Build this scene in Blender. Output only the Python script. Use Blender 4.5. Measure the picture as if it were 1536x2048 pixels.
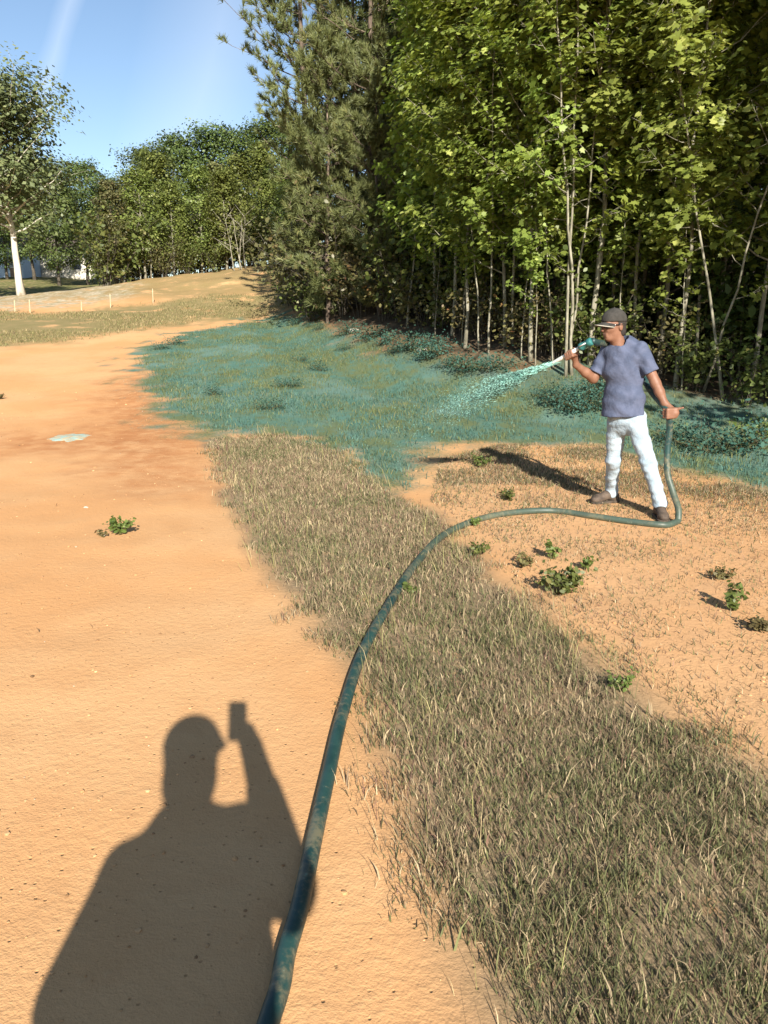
import bpy, math, random
import numpy as np
from mathutils import Vector

# ------------------------------------------------------------------ camera, world, sun, exposure
for o in list(bpy.data.objects):
    bpy.data.objects.remove(o)
scene = bpy.context.scene
COL = scene.collection
rad = math.radians
FPX, PITCH, CAMH = 1539.0, rad(13.7), 1.6          # focal length in photo pixels, tilt down, eye height
cam_d = bpy.data.cameras.new('camera')
cam_d.sensor_width = 36.0
cam_d.lens = FPX / 2048.0 * 36.0
cam_d.clip_start = 0.005
cam_d.clip_end = 2000
cam = bpy.data.objects.new('camera', cam_d)
COL.objects.link(cam)
cam.location = (0, 0, CAMH)
cam.rotation_euler = (math.pi / 2 - PITCH, 0, 0)
scene.camera = cam

SUN_EL, SUN_AZ = rad(27.8), rad(-11.74)             # elevation; heading the shadows fall towards (from +Y, + to +X)
SDIR = np.array([math.sin(SUN_AZ) * math.cos(SUN_EL), math.cos(SUN_AZ) * math.cos(SUN_EL), -math.sin(SUN_EL)])
sl = bpy.data.lights.new('sun', 'SUN')
sl.energy = 5.0
sl.angle = rad(0.53)
sl.color = (1.0, 0.955, 0.87)
sun = bpy.data.objects.new('sun', sl)
COL.objects.link(sun)
sun.rotation_euler = Vector(SDIR).to_track_quat('-Z', 'Y').to_euler()
sun.location = (4, -20, 12)

EXPOSURE = 1.10
SKY_STRENGTH = 0.075
scene.view_settings.view_transform = 'Standard'
scene.view_settings.look = 'None'
scene.view_settings.gamma = 1.0
scene.view_settings.use_curve_mapping = False
scene.view_settings.exposure = EXPOSURE
scene.render.engine = 'CYCLES'
cy = scene.cycles
cy.max_bounces = 4
cy.diffuse_bounces = 2
cy.glossy_bounces = 2
cy.transmission_bounces = 3
cy.transparent_max_bounces = 4
cy.caustics_reflective = False
cy.caustics_refractive = False
cy.use_denoising = True

cp_, sp_ = math.cos(PITCH), math.sin(PITCH)
def ray(x, y):
    u, v = x - 768.0, y - 1024.0
    return np.array([u, FPX * cp_ - v * sp_, -(FPX * sp_ + v * cp_)])
def at(x, y, Y):
    r = ray(x, y)
    return np.array([0, 0, CAMH]) + r * (Y / r[1])
def colX(px, Y, py=650):
    r = ray(px, py)
    return Y * r[0] / r[1]

world = bpy.data.worlds.new('World')
scene.world = world
world.use_nodes = True
nt = world.node_tree
nt.nodes.clear()
wo = nt.nodes.new('ShaderNodeOutputWorld')
bg = nt.nodes.new('ShaderNodeBackground')
sky = nt.nodes.new('ShaderNodeTexSky')
sky.sky_type = 'NISHITA'
sky.sun_disc = False
sky.sun_elevation = SUN_EL
sky.sun_rotation = SUN_AZ + math.pi
sky.altitude = 200
sky.air_density = 1.0
sky.dust_density = 0.25
sky.ozone_density = 1.6
bg.inputs['Strength'].default_value = SKY_STRENGTH
tc = nt.nodes.new('ShaderNodeTexCoord')
def wmath(op, a, b=None, clamp=False):
    n = nt.nodes.new('ShaderNodeMath')
    n.operation = op
    n.use_clamp = clamp
    for i, v in enumerate((a, b)):
        if v is None: continue
        if isinstance(v, (int, float)): n.inputs[i].default_value = v
        else: nt.links.new(v, n.inputs[i])
    return n.outputs[0]
wn = nt.nodes.new('ShaderNodeTexNoise')
wn.inputs['Scale'].default_value = 5.0
wn.inputs['Detail'].default_value = 4.0
nt.links.new(tc.outputs['Generated'], wn.inputs['Vector'])
tot = None
for (p1, p2, wdt, amt) in (((162, -60), (92, 190), 0.013, 0.22), ((470, -60), (365, 300), 0.075, 0.17)):   # two thin cloud trails
    n_ = np.cross(ray(*p1), ray(*p2)); n_ /= np.linalg.norm(n_)
    vm = nt.nodes.new('ShaderNodeVectorMath'); vm.operation = 'DOT_PRODUCT'
    nt.links.new(tc.outputs['Generated'], vm.inputs[0]); vm.inputs[1].default_value = n_
    d_ = wmath('ADD', vm.outputs['Value'], wmath('MULTIPLY', wmath('SUBTRACT', wn.outputs['Fac'], 0.5), 0.03))
    m_ = wmath('SUBTRACT', 1.0, wmath('DIVIDE', wmath('ABSOLUTE', d_), wdt), clamp=True)
    m_ = wmath('MULTIPLY', wmath('MULTIPLY', m_, amt), wmath('ADD', wn.outputs['Fac'], 0.35))
    tot = m_ if tot is None else wmath('ADD', tot, m_)
mx = nt.nodes.new('ShaderNodeMixRGB')
mx.inputs['Color2'].default_value = (8.5, 8.9, 9.4, 1)
nt.links.new(tot, mx.inputs['Fac'])
nt.links.new(sky.outputs['Color'], mx.inputs['Color1'])
nt.links.new(mx.outputs['Color'], bg.inputs['Color'])
nt.links.new(bg.outputs[0], wo.inputs['Surface'])

# ------------------------------------------------------------------ helpers
rng = np.random.default_rng(7)
random.seed(7)

def tag(o, label=None, cat=None, group=None, kind=None):
    if label: o['label'] = label
    if cat: o['category'] = cat
    if group: o['group'] = group
    if kind: o['kind'] = kind
    return o
def empty(name, loc=(0, 0, 0), rz=0.0):
    o = bpy.data.objects.new(name, None)
    o.empty_display_size = 0.2
    o.location = loc
    o.rotation_euler = (0, 0, rz)
    COL.objects.link(o)
    return o
def np_mesh(name, verts, faces, mat=None, attr=None, smooth=False):
    """faces: (M,k) array or list of such arrays; attr: dict name -> per-vertex colour (N,3/4) or float (N,)"""
    if not isinstance(faces, (list, tuple)): faces = [faces]
    faces = [np.asarray(f, dtype=np.int32) for f in faces if len(f)]
    verts = np.asarray(verts, dtype=np.float32)
    me = bpy.data.meshes.new(name)
    me.vertices.add(len(verts))
    me.vertices.foreach_set('co', verts.ravel())
    nl = sum(f.size for f in faces); nf = sum(len(f) for f in faces)
    me.loops.add(nl); me.polygons.add(nf)
    me.loops.foreach_set('vertex_index', np.concatenate([f.ravel() for f in faces]))
    tot_ = np.concatenate([np.full(len(f), f.shape[1], dtype=np.int32) for f in faces])
    st = np.concatenate([[0], np.cumsum(tot_)[:-1]]).astype(np.int32)
    me.polygons.foreach_set('loop_start', st)
    try: me.polygons.foreach_set('loop_total', tot_)
    except Exception: pass
    me.polygons.foreach_set('use_smooth', np.full(nf, smooth, dtype=bool))
    if attr:
        for k, a in attr.items():
            a = np.asarray(a, dtype=np.float32)
            if a.ndim == 1:
                at_ = me.attributes.new(k, 'FLOAT', 'POINT'); at_.data.foreach_set('value', a)
            else:
                if a.shape[1] == 3: a = np.concatenate([a, np.ones((len(a), 1), np.float32)], 1)
                at_ = me.attributes.new(k, 'FLOAT_COLOR', 'POINT'); at_.data.foreach_set('color', a.ravel())
    me.update(calc_edges=True)
    if mat: me.materials.append(mat)
    return me
def obj(name, me, parent=None, loc=None):
    o = bpy.data.objects.new(name, me)
    COL.objects.link(o)
    if parent: o.parent = parent
    if loc is not None: o.location = loc
    return o
def copy_tree(root, loc, rz, scale=1.0, tilt=(0, 0)):
    r = root.copy(); COL.objects.link(r)
    for ch in root.children:
        c = ch.copy(); COL.objects.link(c); c.parent = r
        for g in ch.children:
            d = g.copy(); COL.objects.link(d); d.parent = c
    place(r, loc, rz, scale, tilt)
    return r
def place(r, loc, rz, scale=1.0, tilt=(0, 0)):
    r.location = loc
    r.rotation_euler = (tilt[0], tilt[1], rz)
    r.scale = (scale,) * 3

class Geo:
    """collects tubes and faces; quads and tris kept apart"""
    def __init__(s): s.v = []; s.q = []; s.t = []; s.n = 0; s.c = []
    def add(s, v, q=None, t=None, c=None):
        v = np.asarray(v, float)
        if q is not None and len(q): s.q.append(np.asarray(q) + s.n)
        if t is not None and len(t): s.t.append(np.asarray(t) + s.n)
        s.v.append(v); s.n += len(v)
        s.c.append(np.tile(np.asarray(c if c is not None else (1, 1, 1), float), (len(v), 1)) if c is None or np.ndim(c) == 1 else np.asarray(c, float))
    def tube(s, pts, radii, sides=6, c=None, cap=True):
        v, q = tube_np(pts, radii, sides)
        n0 = s.n
        s.add(v, q, None, c)
        if cap:
            n = len(pts)
            e = np.array([[0, i + 1, i] for i in range(1, sides - 1)])
            s.t.append(e + n0); s.t.append(e[:, ::-1] + n0 + (n - 1) * sides)
    def mesh(s, name, mat, smooth=False, col=False):
        f = []
        if s.q: f.append(np.concatenate(s.q))
        if s.t: f.append(np.concatenate(s.t))
        return np_mesh(name, np.concatenate(s.v), f, mat, {'Col': np.concatenate(s.c)} if col else None, smooth)
def tube_np(pts, radii, sides):
    pts = np.asarray(pts, float); n = len(pts)
    radii = np.broadcast_to(np.asarray(radii, float), (n,))
    tg = np.gradient(pts, axis=0); tg /= np.linalg.norm(tg, axis=1)[:, None] + 1e-12
    ref = np.array([0.31, 0.95, 0.05]) if abs(tg[0] @ np.array([0, 0, 1.0])) > 0.8 else np.array([0, 0, 1.0])
    us = np.zeros_like(pts); u = ref - tg[0] * (ref @ tg[0]); u /= np.linalg.norm(u)
    for i in range(n):
        u = u - tg[i] * (u @ tg[i]); u /= np.linalg.norm(u) + 1e-12
        us[i] = u
    ws = np.cross(tg, us)
    a = np.arange(sides) / sides * 2 * math.pi
    v = pts[:, None] + radii[:, None, None] * (np.cos(a)[None, :, None] * us[:, None] + np.sin(a)[None, :, None] * ws[:, None])
    i = np.arange(n - 1)[:, None] * sides; j = np.arange(sides)[None]; k = (j + 1) % sides
    q = np.stack([i + j, i + k, i + sides + k, i + sides + j], -1).reshape(-1, 4)
    return v.reshape(-1, 3), q
def catmull(P, per=8):
    P = np.asarray(P, float); Q = np.vstack([2 * P[0] - P[1], P, 2 * P[-1] - P[-2]])
    out = []
    for i in range(1, len(Q) - 2):
        t = np.linspace(0, 1, per, endpoint=False)[:, None]
        a, b, c, d = Q[i - 1], Q[i], Q[i + 1], Q[i + 2]
        out.append(0.5 * (2 * b + (c - a) * t + (2 * a - 5 * b + 4 * c - d) * t ** 2 + (3 * b - a - 3 * c + d) * t ** 3))
    out.append(P[-1:]); return np.vstack(out)
def sdpoly(P, poly):
    """signed distance (negative inside) of points (N,2) to a polygon"""
    P = np.asarray(P, float); poly = np.asarray(poly, float)
    d = np.full(len(P), 1e9); inside = np.zeros(len(P), bool)
    for a, b in zip(poly, np.roll(poly, -1, 0)):
        e = b - a; w = P - a
        t = np.clip((w @ e) / (e @ e + 1e-12), 0, 1)
        d = np.minimum(d, np.sum((w - t[:, None] * e) ** 2, 1))
        c = (a[1] > P[:, 1]) != (b[1] > P[:, 1])
        with np.errstate(divide='ignore', invalid='ignore'):
            xx = (b[0] - a[0]) * (P[:, 1] - a[1]) / (b[1] - a[1]) + a[0]
        inside ^= c & (P[:, 0] < xx)
    return np.where(inside, -1, 1) * np.sqrt(d)
def sstep(a, b, x):
    t = np.clip((x - a) / (b - a), 0, 1); return t * t * (3 - 2 * t)
def vnoise(x, y, seed=0):
    """smooth 2-D value noise"""
    xi = np.floor(x).astype(np.int64); yi = np.floor(y).astype(np.int64)
    fx = x - xi; fy = y - yi; fx = fx * fx * (3 - 2 * fx); fy = fy * fy * (3 - 2 * fy)
    def h(a, b):
        n = (a * 374761393 + b * 668265263 + seed * 974711) & 0x7fffffff
        n = ((n ^ (n >> 13)) * 1274126177) & 0x7fffffff
        return ((n ^ (n >> 16)) & 0xffff) / 65535.0
    return (h(xi, yi) * (1 - fx) + h(xi + 1, yi) * fx) * (1 - fy) + (h(xi, yi + 1) * (1 - fx) + h(xi + 1, yi + 1) * fx) * fy

# ------------------------------------------------------------------ materials
def new_mat(name):
    m = bpy.data.materials.new(name); m.use_nodes = True
    t = m.node_tree; t.nodes.clear()
    out = t.nodes.new('ShaderNodeOutputMaterial')
    return m, t, out
class N:
    def __init__(s, t): s.t = t
    def __call__(s, typ, **kw):
        n = s.t.nodes.new(typ)
        for k, v in kw.items():
            if k.startswith('_'): setattr(n, k[1:], v)
            else:
                key = k.replace('__', ' ')
                inp = n.inputs[key]
                if hasattr(v, 'is_output'): s.t.links.new(v, inp)
                else: inp.default_value = v
        return n
    def mix(s, fac, a, b, mode='MIX'):
        n = s.t.nodes.new('ShaderNodeMixRGB'); n.blend_type = mode
        for i, v in enumerate((fac, a, b)):
            if hasattr(v, 'is_output'): s.t.links.new(v, n.inputs[i])
            else: n.inputs[i].default_value = v if (i == 0 or len(v) == 4) else (*v, 1)
        return n.outputs[0]
    def math(s, op, a, b=0.0, clamp=False):
        n = s.t.nodes.new('ShaderNodeMath'); n.operation = op; n.use_clamp = clamp
        for i, v in enumerate((a, b)):
            if hasattr(v, 'is_output'): s.t.links.new(v, n.inputs[i])
            else: n.inputs[i].default_value = v
        return n.outputs[0]
    def ramp(s, x, lo, hi):
        n = s.t.nodes.new('ShaderNodeMapRange'); n.interpolation_type = 'SMOOTHSTEP'
        s.t.links.new(x, n.inputs[0]); n.inputs[1].default_value = lo; n.inputs[2].default_value = hi
        return n.outputs[0]
    def noise(s, vec, scale, detail=4, rough=0.55):
        n = s.t.nodes.new('ShaderNodeTexNoise')
        if vec is not None: s.t.links.new(vec, n.inputs['Vector'])
        n.inputs['Scale'].default_value = scale; n.inputs['Detail'].default_value = detail
        n.inputs['Roughness'].default_value = rough
        return n.outputs['Fac']
def plain(name, c1, c2=None, scale=12.0, rough=0.8, spec=0.3, bump=0.0, bscale=60.0, metal=0.0, stretch=None):
    m, t, out = new_mat(name); n = N(t)
    co = n('ShaderNodeTexCoord').outputs['Object']
    if stretch:
        mp = n('ShaderNodeMapping'); mp.inputs['Scale'].default_value = stretch
        t.links.new(co, mp.inputs['Vector']); co = mp.outputs[0]
    c2 = c2 or tuple(x * 0.75 for x in c1)
    col = n.mix(n.ramp(n.noise(co, scale), 0.35, 0.65), c1, c2)
    b = n('ShaderNodeBsdfPrincipled', Base__Color=col, Roughness=rough, Metallic=metal)
    b.inputs['Specular IOR Level'].default_value = spec
    if bump:
        bp = n('ShaderNodeBump', Strength=bump, Distance=0.01, Height=n.noise(co, bscale))
        t.links.new(bp.outputs[0], b.inputs['Normal'])
    t.links.new(b.outputs[0], out.inputs[0])
    return m
def leaf_mat(name, cA, cB, cC, trans=0.35, rough=0.45, spec=0.35):
    """per-leaf tint in attribute 'tint' runs from cA to cB; cC on the odd leaf"""
    m, t, out = new_mat(name); n = N(t)
    a = n('ShaderNodeAttribute', _attribute_name='tint').outputs['Fac']
    oi = n('ShaderNodeObjectInfo').outputs['Random']
    col = n.mix(a, cA, cB)
    col = n.mix(n.ramp(a, 0.90, 1.0), col, cC)
    hs = n('ShaderNodeHueSaturation', Color=col)
    t.links.new(n.math('ADD', n.math('MULTIPLY', oi, 0.03), 0.485), hs.inputs['Hue'])
    t.links.new(n.math('ADD', n.math('MULTIPLY', oi, 0.35), 0.82), hs.inputs['Value'])
    col = hs.outputs[0]
    b = n('ShaderNodeBsdfPrincipled', Base__Color=col, Roughness=rough)
    b.inputs['Specular IOR Level'].default_value = spec
    tr = n('ShaderNodeBsdfTranslucent', Color=n.mix(0.5, col, n.mix(1.0, col, (1.35, 1.25, 0.45), 'MULTIPLY')))
    ms = n('ShaderNodeMixShader', Fac=trans)
    t.links.new(b.outputs[0], ms.inputs[1]); t.links.new(tr.outputs[0], ms.inputs[2])
    t.links.new(ms.outputs[0], out.inputs[0])
    return m
def bark_mat(name, c1, c2, c3, scale=7.0):
    m, t, out = new_mat(name); n = N(t)
    co = n('ShaderNodeTexCoord').outputs['Object']
    mp = n('ShaderNodeMapping'); mp.inputs['Scale'].default_value = (1, 1, 0.22); t.links.new(co, mp.inputs[0])
    f = n.noise(mp.outputs[0], scale * 3, 5, 0.65)
    col = n.mix(n.ramp(f, 0.35, 0.62), c1, c2)
    col = n.mix(n.ramp(n.noise(co, scale * 0.6, 3), 0.55, 0.68), col, c3)
    b = n('ShaderNodeBsdfPrincipled', Base__Color=col, Roughness=0.85)
    b.inputs['Specular IOR Level'].default_value = 0.2
    bp = n('ShaderNodeBump', Strength=0.7, Distance=0.02, Height=f)
    t.links.new(bp.outputs[0], b.inputs['Normal'])
    t.links.new(b.outputs[0], out.inputs[0])
    return m
def col_mat(name, trans=0.25, rough=0.7):
    m, t, out = new_mat(name); n = N(t)
    c = n('ShaderNodeAttribute', _attribute_name='Col').outputs['Color']
    b = n('ShaderNodeBsdfPrincipled', Base__Color=c, Roughness=rough); b.inputs['Specular IOR Level'].default_value = 0.25
    tr = n('ShaderNodeBsdfTranslucent', Color=c)
    ms = n('ShaderNodeMixShader', Fac=trans)
    t.links.new(b.outputs[0], ms.inputs[1]); t.links.new(tr.outputs[0], ms.inputs[2]); t.links.new(ms.outputs[0], out.inputs[0])
    return m

M = {}
M['blade'] = col_mat('grass_blades')
M['stem'] = plain('green_stem', (0.10, 0.12, 0.04), (0.14, 0.09, 0.05), 20)
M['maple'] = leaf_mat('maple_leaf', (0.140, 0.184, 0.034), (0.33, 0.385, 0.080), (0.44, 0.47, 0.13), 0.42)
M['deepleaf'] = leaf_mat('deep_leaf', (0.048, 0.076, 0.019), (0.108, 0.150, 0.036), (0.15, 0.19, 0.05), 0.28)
M['needle'] = leaf_mat('pine_needle', (0.098, 0.115, 0.042), (0.205, 0.220, 0.078), (0.27, 0.24, 0.09), 0.18, 0.5)
M['fardark'] = leaf_mat('far_leaf_dark', (0.060, 0.090, 0.024), (0.130, 0.165, 0.042), (0.16, 0.19, 0.055), 0.28)
M['farlight'] = leaf_mat('far_leaf_light', (0.105, 0.132, 0.030), (0.205, 0.235, 0.055), (0.27, 0.28, 0.08), 0.34)
M['farbrown'] = leaf_mat('far_leaf_brown', (0.095, 0.095, 0.034), (0.165, 0.160, 0.058), (0.19, 0.15, 0.06), 0.24)
M['greyleaf'] = leaf_mat('grey_green_leaf', (0.095, 0.115, 0.046), (0.185, 0.205, 0.085), (0.24, 0.25, 0.11), 0.3)
M['brush'] = leaf_mat('dry_brush_leaf', (0.105, 0.085, 0.035), (0.17, 0.145, 0.055), (0.20, 0.10, 0.04), 0.25)
M['shrub'] = leaf_mat('shrub_leaf', (0.070, 0.090, 0.024), (0.155, 0.175, 0.044), (0.20, 0.18, 0.06), 0.3)
M['teal_leaf'] = leaf_mat('teal_coated_leaf', (0.024, 0.068, 0.050), (0.060, 0.122, 0.085), (0.10, 0.13, 0.06), 0.1, 0.75, 0.15)
M['weed'] = leaf_mat('weed_leaf', (0.075, 0.105, 0.022), (0.165, 0.20, 0.05), (0.24, 0.25, 0.09), 0.3)
M['bark_pale'] = bark_mat('pale_bark', (0.34, 0.31, 0.23), (0.19, 0.17, 0.12), (0.11, 0.10, 0.07))
M['bark_white'] = bark_mat('white_bark', (0.62, 0.58, 0.48), (0.50, 0.45, 0.36), (0.30, 0.25, 0.18), 2.0)
M['bark_dark'] = bark_mat('dark_bark', (0.11, 0.09, 0.065), (0.06, 0.05, 0.038), (0.14, 0.13, 0.10))
M['bark_pine'] = bark_mat('pine_bark', (0.17, 0.125, 0.09), (0.09, 0.065, 0.05), (0.22, 0.17, 0.12))

# ------------------------------------------------------------------ terrain
_ty = np.arange(-60, 460, 0.5)
_tz = np.interp(_ty, [-60, 7, 9, 12, 16, 22, 30, 40, 50, 70, 120, 460], [0, 0, .03, .15, .44, 1.0, 1.95, 3.0, 3.9, 5.2, 7.5, 14])
_k = np.hanning(9); _k /= _k.sum()
_tz = np.convolve(np.pad(_tz, 4, mode='edge'), _k, 'valid')
WOODS = np.array([(60, 6), (14, 9.6), (9.5, 11.2), (7.3, 12.2), (5.2, 13.0), (3.6, 14.2), (2.2, 16.0), (0.7, 19.2), (-0.9, 23.5), (-2.2, 28.0), (-3.6, 34), (-4.2, 44), (-5.0, 52)], float)
WPOLY = np.vstack([WOODS, [(-5, 160), (160, 160), (160, 6)]])
def woods_d(x, y):
    """metres inside the woods edge (negative outside)"""
    return -sdpoly(np.stack([np.ravel(x), np.ravel(y)], 1), WPOLY).reshape(np.shape(x))
def height(x, y):
    x = np.asarray(x, float); y = np.asarray(y, float)
    x, y = np.broadcast_arrays(x, y)
    z = np.interp(y, _ty, _tz)
    z = z + sstep(31, 45, y) * np.clip((x + 17) * 0.135, -0.6, 2.1) * (1 - sstep(60, 90, y))
    z = z + sstep(30, 45, y) * np.clip((-x - 17) * 0.03, 0, 1.2)
    d = woods_d(x, y)
    hb = 0.75 - 0.62 * sstep(2.6, 6.6, x) 
    z = z + hb * sstep(-1.7, 1.2, d)
    z = z - 0.10 * np.exp(-((d + 2.1) / 0.6) ** 2) * (1 - sstep(5, 8, x))
    z = z + 0.02 * (vnoise(x * 0.9, y * 0.9, 1) - .5) + 0.012 * (vnoise(x * 3.1, y * 3.1, 2) - .5)
    z = z + .30 * (vnoise(x * .35, y * .35, 13) - .5) * sstep(30, 40, y) + .16 * (vnoise(x * 1.1, y * 1.1, 14) - .5) * sstep(32, 42, y)
    z = z + 0.05 * (vnoise(x * .5, y * .5, 3) - .5) * sstep(8, 14, y)
    return z
def hz(x, y): return float(height(np.array([x]), np.array([y]))[0])
def ground(px, py, tmax=200):
    """where the line of sight through a photo pixel meets the terrain"""
    r = ray(px, py); r = r / r[1]
    t = np.concatenate([np.arange(0.8, 12, 0.02), np.arange(12, tmax, 0.1)])
    z = CAMH + r[2] * t
    h = height(r[0] * t, t)
    i = np.argmax(z < h)
    if z[i] >= h[i]: i = len(t) - 1
    return np.array([r[0] * t[i], t[i], h[i]])
def gpoly(px): return np.array([ground(*p)[:2] for p in px])

STRIP = gpoly([(415, 882), (440, 950), (470, 1010), (520, 1110), (560, 1190), (620, 1260), (690, 1340), (730, 1430), (770, 1530), (810, 1650), (850, 1780), (900, 1900), (960, 2040)])
STRIP_R = gpoly([(1536, 1545), (1460, 1500), (1360, 1440), (1260, 1360), (1170, 1290), (1080, 1220), (1000, 1150), (930, 1085), (870, 1035), (800, 985), (720, 930), (650, 885), (540, 868)])
STRIP = np.vstack([STRIP, [(0.30, 0.7), (0.75, -2.5), (3.6, -2.5), (3.0, 2.0)], STRIP_R])
GREEN = gpoly([(268, 715), (290, 775), (345, 850), (420, 872), (560, 868), (640, 893), (720, 945), (790, 985), (850, 975), (835, 935), (880, 900), (960, 885), (1060, 885), (1200, 890), (1330, 935), (1536, 985)])
GREEN = np.vstack([GREEN, [(14, 8.6), (13, 10.5), (9.3, 11.6), (7.2, 12.8), (5.1, 13.7), (3.3, 14.9), (1.8, 16.5), (0.3, 19.4), (-1.4, 23.6)], gpoly([(600, 625), (540, 632), (470, 648), (400, 660), (330, 682), (290, 700)])])
WET = gpoly([(450, 980), (300, 985), (190, 950), (230, 905), (120, 905), (-40, 912), (-40, 870), (150, 868), (180, 800), (240, 740), (300, 720), (420, 860)])
FIELD = gpoly([(-700, 640), (-300, 640), (0, 622), (90, 628), (250, 612), (420, 590), (600, 560), (640, 590), (560, 622), (460, 640), (330, 652), (200, 672), (100, 686), (0, 695), (-300, 735), (-700, 760)])
PALE = gpoly([(-300, 575), (0, 562), (100, 556), (200, 560), (255, 566), (260, 590), (150, 612), (40, 620), (-300, 632)])
RIGHTSOIL = gpoly([(860, 1000), (900, 925), (1000, 905), (1200, 960), (1400, 1010), (1536, 1040), (1700, 1100), (1700, 1500), (1536, 1530), (1360, 1430), (1200, 1310), (1050, 1190), (930, 1075)])

def build_terrain():
    ys = [-60, -40, -25, -15, -9, -6, -4]
    y = -3.0
    while y < 420:
        ys.append(y); y += max(0.045, 0.0115 * abs(y))
    ys = np.array(ys); u = np.linspace(-1, 1, 330)
    u = np.sign(u) * (0.8 * np.abs(u) + 0.2 * np.abs(u) ** 4)
    W = 6.5 + 0.95 * np.abs(ys)
    X = u[None] * W[:, None]; Y = np.repeat(ys[:, None], len(u), 1)
    Z = height(X, Y)
    P2 = np.stack([X.ravel(), Y.ravel()], 1)
    d = woods_d(X, Y).ravel()
    wob = (vnoise(P2[:, 0] * 2.3, P2[:, 1] * 2.3, 5) - .5) * .5 + (vnoise(P2[:, 0] * 7, P2[:, 1] * 7, 6) - .5) * .28
    sc = np.clip(P2[:, 1] / 9, .35, 2.2)
    def mk(poly, soft, wa=1.0): return 1 - sstep(-soft, soft, sdpoly(P2, poly) + wob * wa * sc)
    m1 = np.stack([mk(STRIP, .16, .55), mk(GREEN, .95, 1.3), mk(WET, .8, 1.0), np.maximum(mk(FIELD, 1.0, 1.2), .8 * sstep(33, 37, P2[:, 1]) * (d < -.5))], 1)
    lawn = sstep(46, 52, P2[:, 1] - 0.1 * P2[:, 0]) 
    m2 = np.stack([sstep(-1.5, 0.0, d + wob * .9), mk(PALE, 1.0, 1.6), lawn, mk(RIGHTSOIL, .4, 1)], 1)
    n0, n1 = X.shape
    i = np.arange(n0 - 1)[:, None] * n1; j = np.arange(n1 - 1)[None]
    q = np.stack([i + j, i + j + 1, i + n1 + j + 1, i + n1 + j], -1).reshape(-1, 4)
    v = np.stack([X.ravel(), Y.ravel(), Z.ravel()], 1)

    m, t, out = new_mat('clay_ground'); n = N(t)
    co = n('ShaderNodeTexCoord').outputs['Object']
    a1 = n('ShaderNodeAttribute', _attribute_name='mask1'); a2 = n('ShaderNodeAttribute', _attribute_name='mask2')
    s1 = n('ShaderNodeSeparateColor'); t.links.new(a1.outputs['Color'], s1.inputs[0])
    s2 = n('ShaderNodeSeparateColor'); t.links.new(a2.outputs['Color'], s2.inputs[0])
    strip, green, wet, field = s1.outputs[0], s1.outputs[1], s1.outputs[2], a1.outputs['Alpha']
    litter, pale, lawn_, rsoil = s2.outputs[0], s2.outputs[1], s2.outputs[2], a2.outputs['Alpha']
    nl = n.noise(co, 0.55, 4); nm = n.noise(co, 4.5, 5, .6); nf = n.noise(co, 28, 5, .65); ng = n.noise(co, 120, 3, .6)
    col = n.mix(n.ramp(nl, .35, .65), (0.575, 0.332, 0.156), (0.55, 0.286, 0.120))
    col = n.mix(n.math('MULTIPLY', n.ramp(nm, .50, .72), .45), col, (0.50, 0.270, 0.120))
    col = n.mix(n.math('MULTIPLY', n.ramp(nf, .52, .75), .30), col, (0.56, 0.35, 0.175))
    vo = n('ShaderNodeTexVoronoi', Scale=34.0); t.links.new(co, vo.inputs['Vector'])
    pit = n.math('SUBTRACT', 1.0, n.ramp(vo.outputs['Distance'], .06, .22))
    sel = n('ShaderNodeSeparateColor'); t.links.new(vo.outputs['Color'], sel.inputs[0])
    pit = n.math('MULTIPLY', pit, n.ramp(sel.outputs[0], .70, .80))
    col = n.mix(n.math('MULTIPLY', pit, .55), col, (0.24, 0.125, 0.055))
    # redder disturbed clay
    col = n.mix(n.math('MULTIPLY', wet, n.math('ADD', n.math('MULTIPLY', n.ramp(nm, .25, .65), .6), .25)), col, (0.37, 0.150, 0.055))
    col = n.mix(n.math('MULTIPLY', rsoil, n.math('ADD', n.math('MULTIPLY', n.ramp(nm, .3, .7), .45), .35)), col, (0.52, 0.30, 0.150))
    # thatch under the dry grass
    th = n.math('MULTIPLY', strip, n.ramp(n.math('ADD', n.math('MULTIPLY', nm, .6), n.math('MULTIPLY', nf, .4)), .24, .46))
    col = n.mix(th, col, n.mix(n.ramp(nf, .35, .65), (0.29, 0.205, 0.118), (0.185, 0.14, 0.08)))
    # far field turf
    fn = n.noise(co, 1.2, 6, .65)
    fcol = n.mix(n.ramp(fn, .3, .7), (0.26, 0.195, 0.09), (0.20, 0.165, 0.068))
    col = n.mix(n.math('MULTIPLY', field, n.ramp(n.math('ADD', fn, n.math('MULTIPLY', nl, .5)), .52, .70)), col, fcol)
    # pale rubble bank
    pn = n.noise(co, 1.6, 5, .7)
    col = n.mix(n.math('MULTIPLY', pale, n.ramp(pn, .35, .6)), col, n.mix(n.ramp(nm, .4, .6), (0.46, 0.38, 0.27), (0.27, 0.23, 0.13)))
    # lawn up the slope
    col = n.mix(n.math('MULTIPLY', lawn_, n.ramp(pn, .30, .55)), col, n.mix(n.ramp(nm, .4, .6), (0.16, 0.15, 0.05), (0.10, 0.11, 0.035)))
    # sprayed slurry
    mp = n('ShaderNodeMapping'); mp.inputs['Scale'].default_value = (1.0, 0.55, 1.0); t.links.new(co, mp.inputs[0])
    gn = n.noise(mp.outputs[0], 2.2, 6, .62)
    gcol = n.mix(n.ramp(gn, .38, .62), (0.085, 0.168, 0.130), (0.118, 0.142, 0.066))
    gcol = n.mix(n.ramp(n.noise(mp.outputs[0], 0.8, 4), .50, .68), gcol, (0.125, 0.205, 0.165))
    gcol = n.mix(n.math('MULTIPLY', n.ramp(nf, .55, .72), .5), gcol, (0.055, 0.105, 0.070))
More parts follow.
